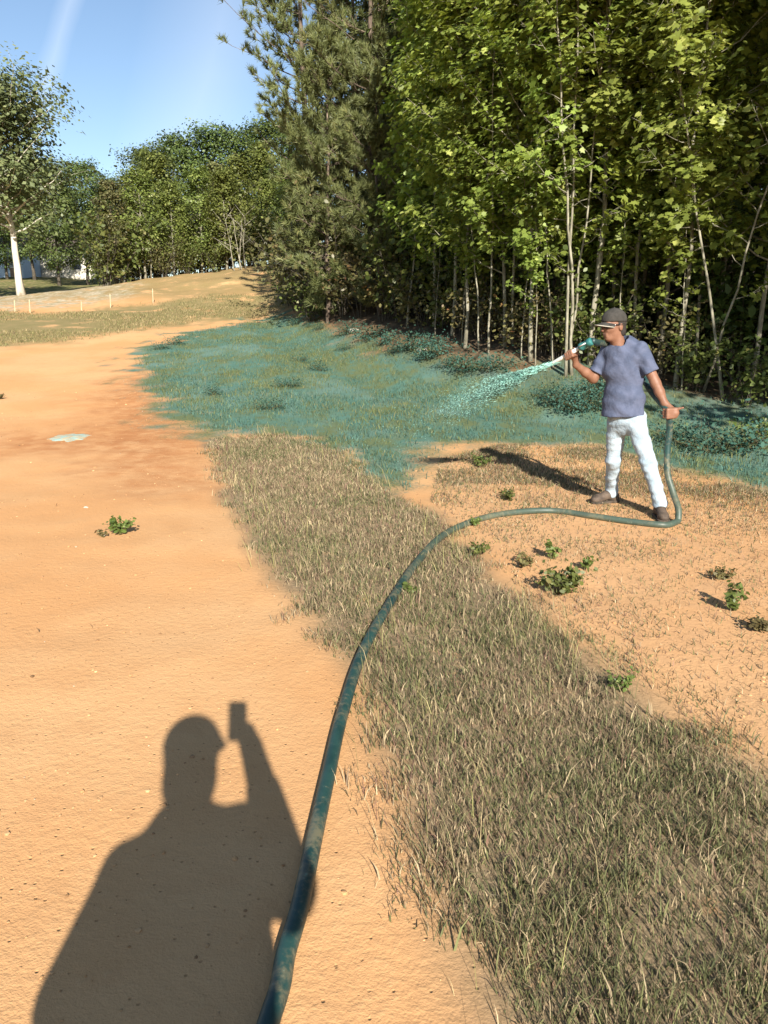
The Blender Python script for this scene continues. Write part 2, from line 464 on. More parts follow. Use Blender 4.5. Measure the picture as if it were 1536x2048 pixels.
    gm = n.ramp(n.math('ADD', n.math('ADD', n.math('MULTIPLY', green, 1.25), n.math('MULTIPLY', n.math('SUBTRACT', gn, .5), 1.0)), n.math('MULTIPLY', n.math('SUBTRACT', nf, .5), .9)), .18, .98)
    vs = n('ShaderNodeTexVoronoi', Scale=11.0); t.links.new(co, vs.inputs['Vector'])
    splat = n.math('MULTIPLY', n.math('SUBTRACT', 1.0, n.ramp(vs.outputs['Distance'], .16, .30)), n.ramp(n.math('ADD', green, n.math('MULTIPLY', n.math('SUBTRACT', nf, .5), .8)), .10, .35))
    gm = n.math('MAXIMUM', gm, n.math('MULTIPLY', splat, .7))
    col = n.mix(gm, col, gcol)
    # leaf litter
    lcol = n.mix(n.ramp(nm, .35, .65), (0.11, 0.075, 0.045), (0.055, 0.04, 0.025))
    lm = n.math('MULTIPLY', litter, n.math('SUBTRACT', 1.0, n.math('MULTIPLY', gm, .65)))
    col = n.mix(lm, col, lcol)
    b = n('ShaderNodeBsdfPrincipled', Base__Color=col, Roughness=0.95)
    b.inputs['Specular IOR Level'].default_value = 0.12
    hgt = n.math('ADD', n.math('ADD', n.math('MULTIPLY', nf, .6), n.math('MULTIPLY', ng, .25)), n.math('MULTIPLY', pit, -.6))
    hgt = n.math('ADD', hgt, n.math('MULTIPLY', nm, .5))
    bp = n('ShaderNodeBump', Strength=0.5, Distance=0.02, Height=hgt)
    t.links.new(bp.outputs[0], b.inputs['Normal'])
    t.links.new(b.outputs[0], out.inputs[0])
    me = np_mesh('ground', v, q, m, {'mask1': m1, 'mask2': m2}, smooth=True)
    o = obj('ground', me)
    tag(o, 'orange clay ground with dry grass strip and teal sprayed slope', 'ground', kind='structure')
build_terrain()

# ------------------------------------------------------------------ vegetation
LOBED = np.array([(0, -.05), (.22, -.02), (.46, .10), (.30, .30), (.50, .52), (.24, .58), (0, 1.0), (-.24, .58), (-.50, .52), (-.30, .30), (-.46, .10), (-.22, -.02)])
DIAMOND = np.array([(0, 0), (.38, .42), (0, 1.0), (-.38, .42)])
OVAL = np.array([(0, 0), (.30, .30), (.27, .66), (0, 1.0), (-.27, .66), (-.30, .30)])
def leaves_geo(pos, nrm, size, rg, shape, curl=0.12):
    """one small polygon per leaf; shape is an outline with its stalk at the origin"""
    n = len(pos); k = len(shape)
    nrm = nrm / (np.linalg.norm(nrm, axis=1)[:, None] + 1e-9)
    h = rg.normal(size=(n, 3)); h -= nrm * np.sum(h * nrm, 1)[:, None]; h /= np.linalg.norm(h, axis=1)[:, None] + 1e-9
    s = np.cross(nrm, h)
    sx = shape[:, 0][None, :, None] * size[:, None, None]; sy = (shape[:, 1] - .4)[None, :, None] * size[:, None, None]
    bend = -(np.abs(shape[:, 0]) ** 1.2 + 0.5 * shape[:, 1] ** 2)[None, :, None] * size[:, None, None] * curl
    v = pos[:, None] + sx * s[:, None] + sy * h[:, None] + bend * nrm[:, None]
    idx = np.arange(n)[:, None] * k
    if k == 4: f = idx + np.arange(4)[None]
    else: f = idx + np.arange(k)[None]
    return v.reshape(-1, 3), f
def leaf_mesh(name, pos, nrm, size, rg, shape, mat, tint=None, curl=.12):
    v, f = leaves_geo(pos, nrm, size, rg, shape, curl)
    t = rg.random(len(pos)) if tint is None else tint
    return np_mesh(name, v, f, mat, {'tint': np.repeat(t, len(shape))})
def unit(v): return v / (np.linalg.norm(v) + 1e-9)

def make_broad(seed, H, r0, base, R, nb, leaf, shape, lmat, bmat, per_twig=14, up=0.75, prof='oval', twigs=7, lean=(0, 0), name='deciduous_tree', lowfade=0.5, spread=.16, droop=.0, jit=.5):
    """tapered trunk, limbs, twigs, and leaves in sprays along the twigs"""
    rg = np.random.default_rng(seed)
    g = Geo()
    nt_ = 14
    tt = np.linspace(0, 1, nt_)
    wan = np.cumsum(rg.normal(0, .035, (nt_, 2)), 0) * H / 10
    wan -= wan[0]
    tr = np.stack([wan[:, 0] + lean[0] * tt ** 1.2 * H, wan[:, 1] + lean[1] * tt ** 1.2 * H, tt * H], 1)
    tr[0, 2] = -0.25
    rr = r0 * (1 - .86 * tt ** .9); rr[0] *= 1.35
    g.tube(tr, rr, 8)
    P, Nn, T = [], [], []
    for i in range(nb):
        f = (i + rg.random()) / nb
        hf = base / H + (1 - base / H) * (f ** .85) * .985
        s = np.array([np.interp(hf, tt, tr[:, k]) for k in range(3)])
        fr = (hf - base / H) / (1 - base / H)
        if prof == 'oval': L = R * (0.35 + .65 * math.sin(math.pi * min(1, .22 + .78 * fr))) * (1 - .3 * fr)
        elif prof == 'round': L = R * math.sqrt(max(.06, 1 - (1.75 * fr - .75) ** 2))
        else: L = R * (1 - .75 * fr)
        L *= rg.uniform(.7, 1.15)
        az = i * 2.39996 + rg.normal(0, .45)
        d = np.array([math.cos(az), math.sin(az), up * rg.uniform(.5, 1.3) * (1 - lowfade * (1 - fr))])
        d = unit(d)
        n_ = 7; u = np.linspace(0, 1, n_)
        wob = np.cumsum(rg.normal(0, .045 * L, (n_, 3)), 0); wob -= wob[0]
        br = s + d[None] * (u * L)[:, None] + wob * .6
        br[:, 2] += (u ** 2) * L * (.16 - droop)
        rb = max(.006, np.interp(hf, tt, rr) * .48)
        g.tube(br, rb * (1 - .85 * u), 5, cap=False)
        for j in range(twigs):
            uu = .25 + .75 * (j + rg.random()) / twigs
            ts = np.array([np.interp(uu, u, br[:, k]) for k in range(3)])
            td = unit(d * .7 + rg.normal(0, .55, 3) + np.array([0, 0, .15]))
            tl = L * rg.uniform(.18, .38) * (1.2 - .5 * uu)
            te = ts + td * tl
            g.tube(np.stack([ts, (ts + te) / 2 + rg.normal(0, .02 * tl, 3), te]), [.006, .004, .002], 3, cap=False)
            m = rg.poisson(per_twig)
            if m == 0: continue
            w = rg.random(m) ** .7
            p = ts + (te - ts)[None] * w[:, None] + rg.normal(0, spread * (.35 + .65 * R / 2.2), (m, 3)) * np.array([1, 1, .6])
            out = p - np.array([np.interp(hf, tt, tr[:, 0]), np.interp(hf, tt, tr[:, 1]), s[2] - .2 * R])
            out /= np.linalg.norm(out, axis=1)[:, None] + 1e-6
            nn = out * 1.0 + np.array([0, 0, .42]) + rg.normal(0, jit, (m, 3))
            P.append(p); Nn.append(nn); T.append(np.clip(rg.normal(.2 + .6 * rg.random(), .22, m), 0, 1))
    P = np.vstack(P); Nn = np.vstack(Nn); T = np.concatenate(T)
    root = empty(name)
    obj('trunk', g.mesh('trunk', M[bmat], smooth=True), root)
    sz = leaf * np.clip(rg.normal(1, .25, len(P)), .5, 1.7)
    c = obj('crown', leaf_mesh('crown', P, Nn, sz, rg, shape, M[lmat], T), root)
    c['kind'] = 'stuff'
    return root

def make_pine(seed, H, r0, base, R, whorls, name='pine_tree', ntuft=9, needle=.22, thin=.011):
    rg = np.random.default_rng(seed); g = Geo()
    tt = np.linspace(0, 1, 14)
    wan = np.cumsum(rg.normal(0, .03, (14, 2)), 0); wan -= wan[0]
    tr = np.stack([wan[:, 0], wan[:, 1], tt * H], 1); tr[0, 2] = -.25
    rr = r0 * (1 - .9 * tt)
    g.tube(tr, rr, 8)
    C, D = [], []
    for wv in range(whorls):
        hf = base / H + (1 - base / H) * ((wv + rg.uniform(-.3, .3)) / whorls) ** .95
        hf = min(max(hf, .02), .985)
        s = np.array([np.interp(hf, tt, tr[:, k]) for k in range(3)])
        fr = (hf - base / H) / (1 - base / H)
        for b in range(rg.integers(3, 6)):
            az = rg.random() * 6.283
            L = R * min(1.0, .42 + 1.35 * max(fr, 0)) * (1 - .75 * max(fr, 0) ** 1.7) * rg.uniform(.5, 1.2)
            d = unit(np.array([math.cos(az), math.sin(az), .12 + .5 * fr + rg.normal(0, .1)]))
            u = np.linspace(0, 1, 6)
            br = s + d[None] * (u * L)[:, None] + np.cumsum(rg.normal(0, .03 * L, (6, 3)), 0) * u[:, None]
            br[:, 2] += u ** 2 * L * .22
            g.tube(br, max(.012, .30 * np.interp(hf, tt, rr)) * (1 - .8 * u), 5, cap=False)
            for j in range(ntuft):
                uu = .22 + .78 * (j + rg.random()) / ntuft
                ts = np.array([np.interp(uu, u, br[:, k]) for k in range(3)])
                td = unit(d * .8 + rg.normal(0, .5, 3) + np.array([0, 0, .42]))
                tl = rg.uniform(.15, .55) * (1.25 - .6 * uu) * min(1.2, L)
                te = ts + td * tl
                g.tube(np.stack([ts, te]), [.009, .005], 3, cap=False)
                C.append(te); D.append(unit(td + np.array([0, 0, .35])))
                if tl > .22: C.append(ts + td * tl * .55 + rg.normal(0, .05, 3)); D.append(unit(td + rg.normal(0, .3, 3) + np.array([0, 0, .3])))
    C = np.array(C); D = np.array(D); nn = 42
    n = len(C) * nn
    c = np.repeat(C, nn, 0); d = np.repeat(D, nn, 0)
    w = d * rg.uniform(.35, 1.3, (n, 1)) + rg.normal(0, .40, (n, 3)); w /= np.linalg.norm(w, axis=1)[:, None]
    st = c - d * rg.uniform(0, .16, (n, 1))
    side = np.cross(w, rg.normal(size=(n, 3))); side /= np.linalg.norm(side, axis=1)[:, None]
    ln = needle * rg.uniform(.7, 1.2, (n, 1))
    v = np.stack([st - side * thin, st + side * thin, st + w * ln], 1).reshape(-1, 3)
    f = np.arange(n * 3).reshape(-1, 3)
    tint = np.clip(np.repeat(rg.random(len(C)), nn) * .75 + rg.random(n) * .28, 0, 1)
    root = empty(name)
    obj('trunk', g.mesh('trunk', M['bark_pine'], smooth=True), root)
    cr = obj('crown', np_mesh('crown', v, f, M['needle'], {'tint': np.repeat(tint, 3)}), root); cr['kind'] = 'stuff'
    return root

def make_shrub(seed, H, R, stems, leaf, lmat, bmat='bark_dark', per=26, shape=OVAL, name='shrub', spread=.10, arch=.5, lowleaf=.15, r=.012):
    rg = np.random.default_rng(seed); g = Geo(); P, Nn, T = [], [], []
    for i in range(stems):
        az = rg.random() * 6.283; b = np.array([math.cos(az), math.sin(az), 0]) * R * .18 * rg.random()
        L = H * rg.uniform(.6, 1.1); o_ = R * rg.uniform(.3, 1.0)
        u = np.linspace(0, 1, 7)
        st = b + np.stack([np.cos(az) * o_ * u ** 1.3, np.sin(az) * o_ * u ** 1.3, L * (u - arch * .35 * u ** 3)], 1) + np.cumsum(rg.normal(0, .02 * H, (7, 3)), 0) * u[:, None]
        st[0, 2] = -.05
        g.tube(st, r * (1 - .8 * u), 5, cap=False)
        for j in range(6):
            uu = lowleaf + (1 - lowleaf) * (j + rg.random()) / 6
            ts = np.array([np.interp(uu, u, st[:, k]) for k in range(3)])
            td = unit(rg.normal(0, 1, 3) + np.array([math.cos(az), math.sin(az), .5]))
            te = ts + td * R * rg.uniform(.2, .5)
            g.tube(np.stack([ts, te]), [r * .4, r * .15], 3, cap=False)
            m = max(1, rg.poisson(per / 2)); w = rg.random(m)
            P.append(ts + (te - ts)[None] * w[:, None] + rg.normal(0, spread * R, (m, 3)))
            Nn.append(rg.normal(0, .55, (m, 3)) + np.array([0, -.15, .8]) + td * .4); T.append(np.clip(rg.normal(.2 + .6 * rg.random(), .2, m), 0, 1))
    P = np.vstack(P); Nn = np.vstack(Nn); T = np.concatenate(T)
    P[:, 2] = np.abs(P[:, 2]) + .01
    root = empty(name)
    obj('stem', g.mesh('stem', M[bmat], smooth=True), root)
    c = obj('foliage', leaf_mesh('foliage', P, Nn, leaf * np.clip(rg.normal(1, .25, len(P)), .5, 1.6), rg, shape, M[lmat], T), root)
    c['kind'] = 'stuff'
    return root

USED = {}
def spawn(proto, X, Y, rz=0, scale=1.0, tilt=(0, 0), label=None, cat=None, group=None, sink=0.0):
    """the first use of a prototype is the prototype itself, after that copies"""
    loc = (X, Y, hz(X, Y) - sink)
    if proto.name not in USED:
        USED[proto.name] = 1; o = proto; place(o, loc, rz, scale, tilt)
    else:
        o = copy_tree(proto, loc, rz, scale, tilt)
    for k in ('label', 'category', 'group'):
        if k in o: del o[k]
    return tag(o, label, cat, group)

# -- front row of young maples at the edge of the woods
MP = [make_broad(11 + i, H, r, b, R, nb, .108, LOBED, 'maple', 'bark_pale', per_twig=pt, up=up, twigs=7, name='maple_tree', lowfade=.45, spread=.15, jit=.42)
      for i, (H, r, b, R, nb, pt, up) in enumerate([(10.0, .048, 1.7, 1.9, 60, 34, 1.05), (11.0, .054, 2.0, 2.0, 62, 34, .95), (9.5, .043, 1.4, 1.8, 58, 33, 1.15), (10.0, .040, 1.9, 1.85, 58, 34, 1.05)])]
THIN = [make_broad(31 + i, H, r, b, R, nb, .12, LOBED, 'maple', 'bark_pale', per_twig=8, up=.9, twigs=5, name='sapling_tree', lean=ln)
        for i, (H, r, b, R, nb, ln) in enumerate([(8.5, .028, 2.6, 1.2, 24, (.05, .02)), (8.0, .024, 1.6, 1.1, 24, (-.06, .0)), (9.0, .033, 3.3, 1.3, 24, (.09, .03))])]
G_M = 'sunlit young maples along the woods edge'
front = [  # px, Y, proto, rz, scale, tilt, label
    (905, 18.6, MP[0], .4, 1.0, (0, 0), 'leafy maple nearest the big pines, leftmost of the bright maples'),
    (1012, 16.6, MP[2], 2.1, 1.0, (0, .02), 'bright maple with paired grey trunks left of the nozzle'),
    (1186, 14.6, MP[1], 1.0, 1.0, (0, 0), 'tall maple with a straight pale trunk just behind the man\'s head'),
    (1362, 13.6, MP[3], 3.3, 1.0, (0, -.01), 'maple with a slim white trunk standing right of the man'),
    (1515, 13.8, MP[0], 5.0, 1.0, (0, .05), 'maple at the right edge of the picture with overhanging leaves'),
    (1092, 17.6, MP[1], 4.4, .95, (0, 0), 'maple half hidden behind the three leaning stems'),
    (1280, 17.0, MP[2], .9, 1.1, (0, 0), 'maple in the second row between the two pale trunks'),
    (955, 21.5, MP[3], 2.6, 1.15, (0, 0), 'maple in the second row close to the pines'),
    (1065, 15.4, MP[0], 3.9, .9, (0, 0), 'maple with low bright sprays hanging above the nozzle'),
    (1265, 15.0, MP[3], 0.6, .95, (0, 0), 'maple with dense crown right above the man\'s cap'),
    (868, 20.4, MP[2], 1.4, 1.05, (0, 0), 'maple whose crown edge meets the strip of sky beside the pines'),
    (930, 17.3, MP[3], 0.9, .95, (0, 0), 'maple with low leafy boughs reaching left over the brushy bank'),
    (1128, 15.9, MP[2], 5.2, .98, (0, 0), 'maple crowding the tops of the three leaning stems'),
    (1225, 15.9, MP[0], 2.7, 1.0, (0, 0), 'maple just behind the trunk above the man\'s head'),
    (1322, 15.4, MP[1], 5.6, .92, (0, 0), 'maple filling the gap left of the slim white trunk'),
    (1440, 16.5, MP[1], 2.0, 1.05, (0, 0), 'maple in the second row behind the slim white trunk'),
]
for px, Y, p, rz, s, ti, lb in front:
    spawn(p, colX(px, Y), Y, rz, s, ti, lb, 'tree', G_M)
thin = [
    (1136, 14.2, THIN[0], 0.2, 1, (.02, -.10), 'left one of the three slim leaning stems behind the nozzle'),
    (1142, 14.3, THIN[1], 2.0, 1, (0, -.02), 'middle one of the three slim leaning stems behind the nozzle'),
    (1150, 14.2, THIN[2], 3.3, .9, (0, .03), 'right one of the three slim leaning stems behind the nozzle'),
    (980, 16.4, THIN[1], 1.2, 1, (0, -.03), 'thin sapling left of the paired grey trunks'),
    (1028, 16.7, THIN[0], 4.2, 1.1, (0, .03), 'slim grey stem close beside the maple left of the nozzle'),
    (1392, 15.0, THIN[2], 0.4, 1.1, (0, .02), 'grey slender stem just right of the slim white trunk'),
    (1420, 13.4, THIN[1], 5.1, .95, (0, .34), 'bare stem slanting up to the right in the dark woods'),
    (1462, 13.0, THIN[0], 3.1, .95, (0, .16), 'thin upright stem at the far right of the woods'),
    (815, 21.0, THIN[2], 4.0, .9, (0, -.14), 'pale stem leaning left in front of the pines'),
    (1185, 14.9, THIN[1], 3.8, 1.05, (0, 0), 'second slim stem rising beside the trunk behind the man\'s head'),
    (1330, 15.6, THIN[2], 2.4, 1.0, (0, -.05), 'thin sapling between the man and the slim white trunk'),
]
for px, Y, p, rz, s, ti, lb in thin:
    spawn(p, colX(px, Y), Y, rz, s, ti, lb, 'tree', 'slim saplings at the woods edge')

for i, (px, Y, w_) in enumerate(((870, 19.0, 'by the brush below the pines\' right side'), (925, 17.6, 'left of the thin sapling on the bank'), (960, 16.8, 'beside the thin sapling'), (1045, 15.6, 'in front of the shaded gap above the spray'), (1075, 15.0, 'left of the three leaning stems'), (1110, 14.8, 'touching the three leaning stems'), (1240, 14.4, 'behind the man\'s left shoulder'), (1375, 13.4, 'at the foot of the slim white trunk'))):
    spawn(THIN[i % 3], colX(px, Y), Y, i * 1.7, .50 + .05 * (i % 3), (0, .03 * (i % 3 - 1)), 'short leafy sapling ' + w_, 'tree', 'short saplings at the woods edge')
# -- trees deeper in the woods and the ones just beyond the right of the frame
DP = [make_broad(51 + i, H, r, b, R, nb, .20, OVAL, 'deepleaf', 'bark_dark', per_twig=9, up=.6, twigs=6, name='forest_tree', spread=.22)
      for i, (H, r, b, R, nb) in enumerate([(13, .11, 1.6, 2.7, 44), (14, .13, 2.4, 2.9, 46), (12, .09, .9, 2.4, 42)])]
rg = np.random.default_rng(5)
pts = []
tries = 0
while len(pts) < 80 and tries < 6000:
    tries += 1
    Y = rg.uniform(12.5, 46); X = rg.uniform(-3.5, 26)
    if X > .62 * Y + 3.5: continue
    d = float(woods_d(np.array([X]), np.array([Y]))[0])
    if d < 2.6 or d > 24: continue
    mind = 1.55 + .05 * d
    if any((X - a) ** 2 + (Y - b) ** 2 < mind ** 2 for a, b in pts): continue
    pts.append((X, Y))
for i, (X, Y) in enumerate(pts):
    spawn(DP[i % 3], X, Y, rg.random() * 6.28, rg.uniform(.85, 1.15), (rg.normal(0, .02), rg.normal(0, .02)),
          'slender tree deep in the dark woods behind the sunlit maples', 'tree', 'trees deep in the dark woods')
for X, Y, i in ((8.3, 8.2, 1), (7.9, 5.6, 0), (9.2, 4.2, 1), (8.7, 6.9, 2), (10.0, 2.8, 0), (9.8, 10.4, 2), (10.6, 6.6, 1), (12.5, 9.0, 0)):
    spawn(DP[i], X, Y, X, 1.0, (0, 0), 'dark leafy tree beside the clearing, beyond the right edge of the picture', 'tree', 'trees beside the clearing on the right')
# -- understorey of the woods
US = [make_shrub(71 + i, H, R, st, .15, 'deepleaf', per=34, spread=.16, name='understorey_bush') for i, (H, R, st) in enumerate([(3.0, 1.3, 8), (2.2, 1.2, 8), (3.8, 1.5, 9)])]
up_pts = []
tries = 0
while len(up_pts) < 70 and tries < 4000:
    tries += 1
    Y = rg.uniform(13, 34); X = rg.uniform(-1.5, 17)
    if X > .6 * Y + 2: continue
    d = float(woods_d(np.array([X]), np.array([Y]))[0])
    if d < 1.9 or d > 13: continue
    if any((X - a) ** 2 + (Y - b) ** 2 < 1.5 for a, b in up_pts): continue
    up_pts.append((X, Y))
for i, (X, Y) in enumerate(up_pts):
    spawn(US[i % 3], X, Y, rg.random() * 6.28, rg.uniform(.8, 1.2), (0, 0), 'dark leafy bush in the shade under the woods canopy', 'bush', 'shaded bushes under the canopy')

rg = np.random.default_rng(15)
for i in range(26):
    Y = rg.uniform(20, 42); d_ = rg.uniform(9, 20); X = float(np.interp(Y, WOODS[::-1][:, 1][::-1] if WOODS[0, 1] < WOODS[-1, 1] else WOODS[:, 1], WOODS[:, 0])) + d_
    if X > .62 * Y + 2: X = .62 * Y - rg.uniform(0, 5)
    spawn(US[i % 3], X, Y, rg.random() * 6.28, rg.uniform(1.2, 1.7), (0, 0), 'dark leafy bush far back in the woods', 'bush', 'bushes far back in the woods')
# -- pines
PN = [make_pine(91, 15.0, .14, 1.6, 3.1, 29), make_pine(92, 14.5, .12, 1.2, 3.0, 29), make_pine(93, 8.0, .08, .4, 1.9, 22)]
for px, Y, p, rz, s, ti, lb in (
    (628, 27.5, PN[0], 0.3, 1.0, (0, -.02), 'tall pine with long boughs against the sky, leftmost of the pines'),
    (738, 25.5, PN[1], 2.3, 1.05, (0, .0), 'middle pine with a pale upright trunk showing through'),
    (812, 27.0, PN[0], 4.0, .95, (0, .02), 'rightmost tall pine next to the bright maples'),
    (715, 31.0, PN[1], 1.0, 1.0, (0, .0), 'pine standing behind the two tall front pines'),
    (655, 25.0, PN[2], 0.0, 1.0, (0, .0), 'short bushy young pine at the foot of the tall pines'),
    (760, 23.6, PN[2], 2.0, .9, (0, .0), 'small young pine right of the bushy one below the tall trunks')):
    spawn(p, colX(px, Y), Y, rz, s, ti, lb, 'pine tree', 'pines at the corner of the woods')

# -- trees on the hill behind the field
FL = [make_broad(101, 9.5, .12, .9, 2.7, 46, .20, DIAMOND, 'farlight', 'bark_pale', 26, .7, twigs=6, name='hillside_tree', spread=.28),
      make_broad(102, 8.0, .10, .6, 2.4, 40, .19, DIAMOND, 'farlight', 'bark_pale', 26, .8, twigs=6, name='hillside_tree', spread=.28),
      make_broad(103, 15, .22, 2.5, 4.4, 60, .25, DIAMOND, 'fardark', 'bark_dark', 34, .6, 'round', twigs=7, name='oak_tree', spread=.33),
      make_broad(104, 13, .20, 1.5, 4.0, 54, .24, DIAMOND, 'fardark', 'bark_dark', 34, .6, 'round', twigs=7, name='oak_tree', spread=.33),
      make_broad(105, 9.0, .12, .5, 2.3, 44, .18, DIAMOND, 'farbrown', 'bark_dark', 26, .5, twigs=6, name='hillside_tree', spread=.25)]
hill = [  # px, Y, proto, scale, label
    (232, 43, 4, 0.56, 'brownish green tree at the left end of the hillside thicket'),
    (292, 44, 0, 0.58, 'yellow green tree with a pale trunk near the left of the hillside thicket'),
    (350, 45, 1, 0.61, 'low bright green tree on the brow left of centre'),
    (405, 46, 0, 0.58, 'light green tree in the middle of the hillside thicket'),
    (455, 45, 1, 0.63, 'low light green tree right of the middle of the thicket'),
    (488, 47, 0, 0.61, 'bright tree above the cluster of bare grey stems'),
    (540, 46, 1, 0.54, 'small green tree close to the bushy right end of the brow'),
    (585, 45, 0, 0.49, 'light green tree beside the pines on the brow'),
    (265, 50, 4, 0.67, 'brownish tree behind the front of the thicket on the left'),
    (330, 51, 1, 0.90, 'taller light tree in the second row on the left'),
    (440, 52, 4, 0.71, 'brown tinged tree in the second row near the middle'),
    (530, 52, 0, 0.74, 'tall light green tree in the second row on the right'),
    (310, 60, 2, 0.60, 'dark round oak crown topping the left of the hill'),
    (375, 62, 3, 0.75, 'dark round oak crown just left of the hilltop'),
    (440, 62, 2, 0.67, 'dark oak crown at the middle of the hilltop'),
    (500, 62, 3, 0.74, 'highest dark oak crown close to the pine boughs'),
    (560, 62, 2, 0.66, 'dark oak seen between hill and pine boughs'),
    (630, 60, 3, 0.66, 'dark oak mostly hidden behind the tall pines'),
    (578, 39, 1, .48, 'bright little tree beside the corner of the woods'),
    (612, 36, 0, .50, 'yellow green tree leaning out at the corner of the woods'),
]
for i, (px, Y, k, s, lb) in enumerate(hill):
    spawn(FL[k], colX(px, Y, 560), Y, i * 1.7, s, (0, 0), lb, 'tree', 'trees on the hill behind the field')
left = [
    (118, 66, 3, 0.66, 'dark tree behind the white trunked one on the left'),
    (175, 70, 2, 0.64, 'dark tree at the gap of sky right of the white trunked one'),
    (70, 72, 2, 0.68, 'dark tree with black trunks behind the lawn'),
    (15, 75, 3, 0.68, 'dark tree at the left edge of the picture behind the lawn'),
    (215, 78, 3, 0.56, 'distant tree low in the gap of sky'),
    (-60, 70, 2, 0.72, 'dark tree just outside the left edge of the picture'),
    (150, 92, 4, 1.04, 'far brownish tree behind the dark left trees'),
    (60, 95, 3, 0.80, 'far dark tree beyond the pale house'),
    (-10, 98, 2, 0.80, 'far dark tree beyond the blue building'),
    (230, 96, 2, 0.72, 'far dark tree beyond the gap of sky'),
]
for i, (px, Y, k, s, lb) in enumerate(left):
    spawn(FL[k], colX(px, Y, 560), Y, i * 2.1, s, (0, 0), lb, 'tree', 'trees behind the lawn on the left')
WT = make_broad(121, 9.3, .19, 2.9, 3.9, 62, .20, DIAMOND, 'greyleaf', 'bark_white', 36, .75, 'round', twigs=8, name='sycamore_tree', lean=(-.035, 0), spread=.30)
spawn(WT, colX(44, 40, 600), 40.0, 0.0, 1.0, (0, -.05), 'tall tree with a leaning white trunk at the left of the field', 'tree')
WT2 = make_broad(122, 10.5, .2, 3.4, 3.0, 40, .24, DIAMOND, 'greyleaf', 'bark_pale', 20, .75, 'round', twigs=7, name='sycamore_tree', spread=.3)
spawn(WT2, colX(-40, 44, 600), 44.0, 1.0, 1.0, (0, 0), 'grey green tree behind the white trunk at the left edge', 'tree')

# -- brush along the woods edge
BR = [make_shrub(131, 1.5, .8, 9, .075, 'brush', per=22, name='dry_brush', spread=.13, r=.008),
      make_shrub(132, 1.0, .8, 9, .075, 'brush', per=20, name='dry_brush', spread=.14, r=.007),
      make_shrub(133, 1.6, .8, 9, .10, 'shrub', per=26, name='edge_shrub', spread=.13, r=.010),
      make_shrub(134, 2.6, 1.1, 10, .12, 'shrub', per=30, name='edge_shrub', spread=.13, r=.014),
      make_shrub(135, 2.2, 1.2, 12, .085, 'farbrown', per=30, name='edge_shrub', spread=.12, r=.010)]
SH_L = ['dry brown brush', 'low dry brown brush', 'leafy green shrub', 'tall leafy green shrub', 'olive bushy shrub']
edge = [  # px, Y, kind, scale, where
    (600, 29.5, 4, 1.25, 'at the corner of the woods by the orange slope'), (640, 27.0, 4, 1.3, 'below the leftmost tall pine'),
    (622, 26.2, 2, .9, 'at the foot of the corner thicket beside the teal slope'), (690, 25.2, 4, 1.2, 'between the two small young pines'),
    (725, 24.0, 0, 1.2, 'in front of the middle pine'), (770, 22.6, 0, 1.15, 'at the foot of the pale leaning stem'),
    (800, 22.0, 3, .9, 'just left of the dark gap in the woods'), (850, 20.6, 1, 1.1, 'on the bank below the dark gap'),
    (888, 19.6, 2, 1.05, 'with lit leaves left of the paired trunks'), (930, 18.4, 1, 1.0, 'on the bank left of the paired trunks'),
    (965, 17.4, 0, .8, 'at the foot of the thin sapling'), (1050, 16.3, 1, 1.1, 'on the bank above the spray'),
    (1085, 15.6, 0, .9, 'left of the three leaning stems'), (1115, 15.2, 0, .75, 'right behind the nozzle tip'),
    (1165, 14.9, 3, .75, 'between the leaning stems and the man'), (1205, 14.4, 2, .9, 'behind the man at shoulder height'),
    (1320, 14.0, 0, .9, 'right of the man in the shade'), (1400, 13.4, 2, .8, 'in the shade beyond the slim white trunk'),
    (1500, 12.6, 2, .8, 'at the right edge of the shaded bank'), (1010, 17.6, 3, .8, 'behind the paired grey trunks'),
    (745, 25.5, 3, 1.0, 'under the middle pine'), (585, 31.5, 2, 1.1, 'where the woods meet the brow of the hill'),
]
for i, (px, Y, k, s, wh) in enumerate(edge):
    spawn(BR[k], colX(px, Y, 690), Y, i * 1.9, s * (1.3 if px < 1000 else 1.08), (0, 0), SH_L[k] + ' ' + wh, 'shrub', 'shrubs along the woods edge')
hb_ = [(215, 41.5, 3, 1.5, 'at the lower left end of the hillside thicket'), (240, 42.5, 3, 1.7, 'dark at the foot of the hillside thicket'), (330, 43.5, 4, 1.1, 'under the low bright tree on the brow'),
       (375, 44, 2, 1.2, 'left of the bare grey stems on the brow'), (430, 44.5, 2, 1.2, 'on the brow by the bare grey stems'), (515, 44.8, 3, 1.0, 'right of the bare grey stems on the brow'),
       (560, 44.5, 3, 1.3, 'bright at the right end of the brow'), (590, 43, 4, 1.2, 'where the brow meets the woods')]
for i, (px, Y, k, s, wh) in enumerate(hb_):
    spawn(BR[k], colX(px, Y, 580), Y, i * 1.3, s, (0, 0), SH_L[k] + ' ' + wh, 'shrub', 'shrubs on the brow of the hill')

for i in range(30):
    px = 205 + 14.0 * i + rg.uniform(-5, 5); Y = (47.5, 54, 57)[i % 3] + rg.uniform(-1, 1)
    spawn(BR[(3, 4, 3)[i % 3]], colX(px, Y, 560), Y, i * 2.3, 1.6 + .3 * (i % 3), (0, 0), 'bush filling the shade beneath the hillside thicket', 'shrub', 'bushes beneath the hillside thicket')
for i in range(26):
    px = -70 + 13.0 * i; Y = (100, 108, 118)[i % 3]
    spawn(BR[(3, 4)[i % 2]], colX(px, Y, 540), Y, i * 2.3, 2.6 + .5 * (i % 3), (0, 0), 'far bush closing the view behind the lawn', 'shrub', 'far bushes behind the lawn')
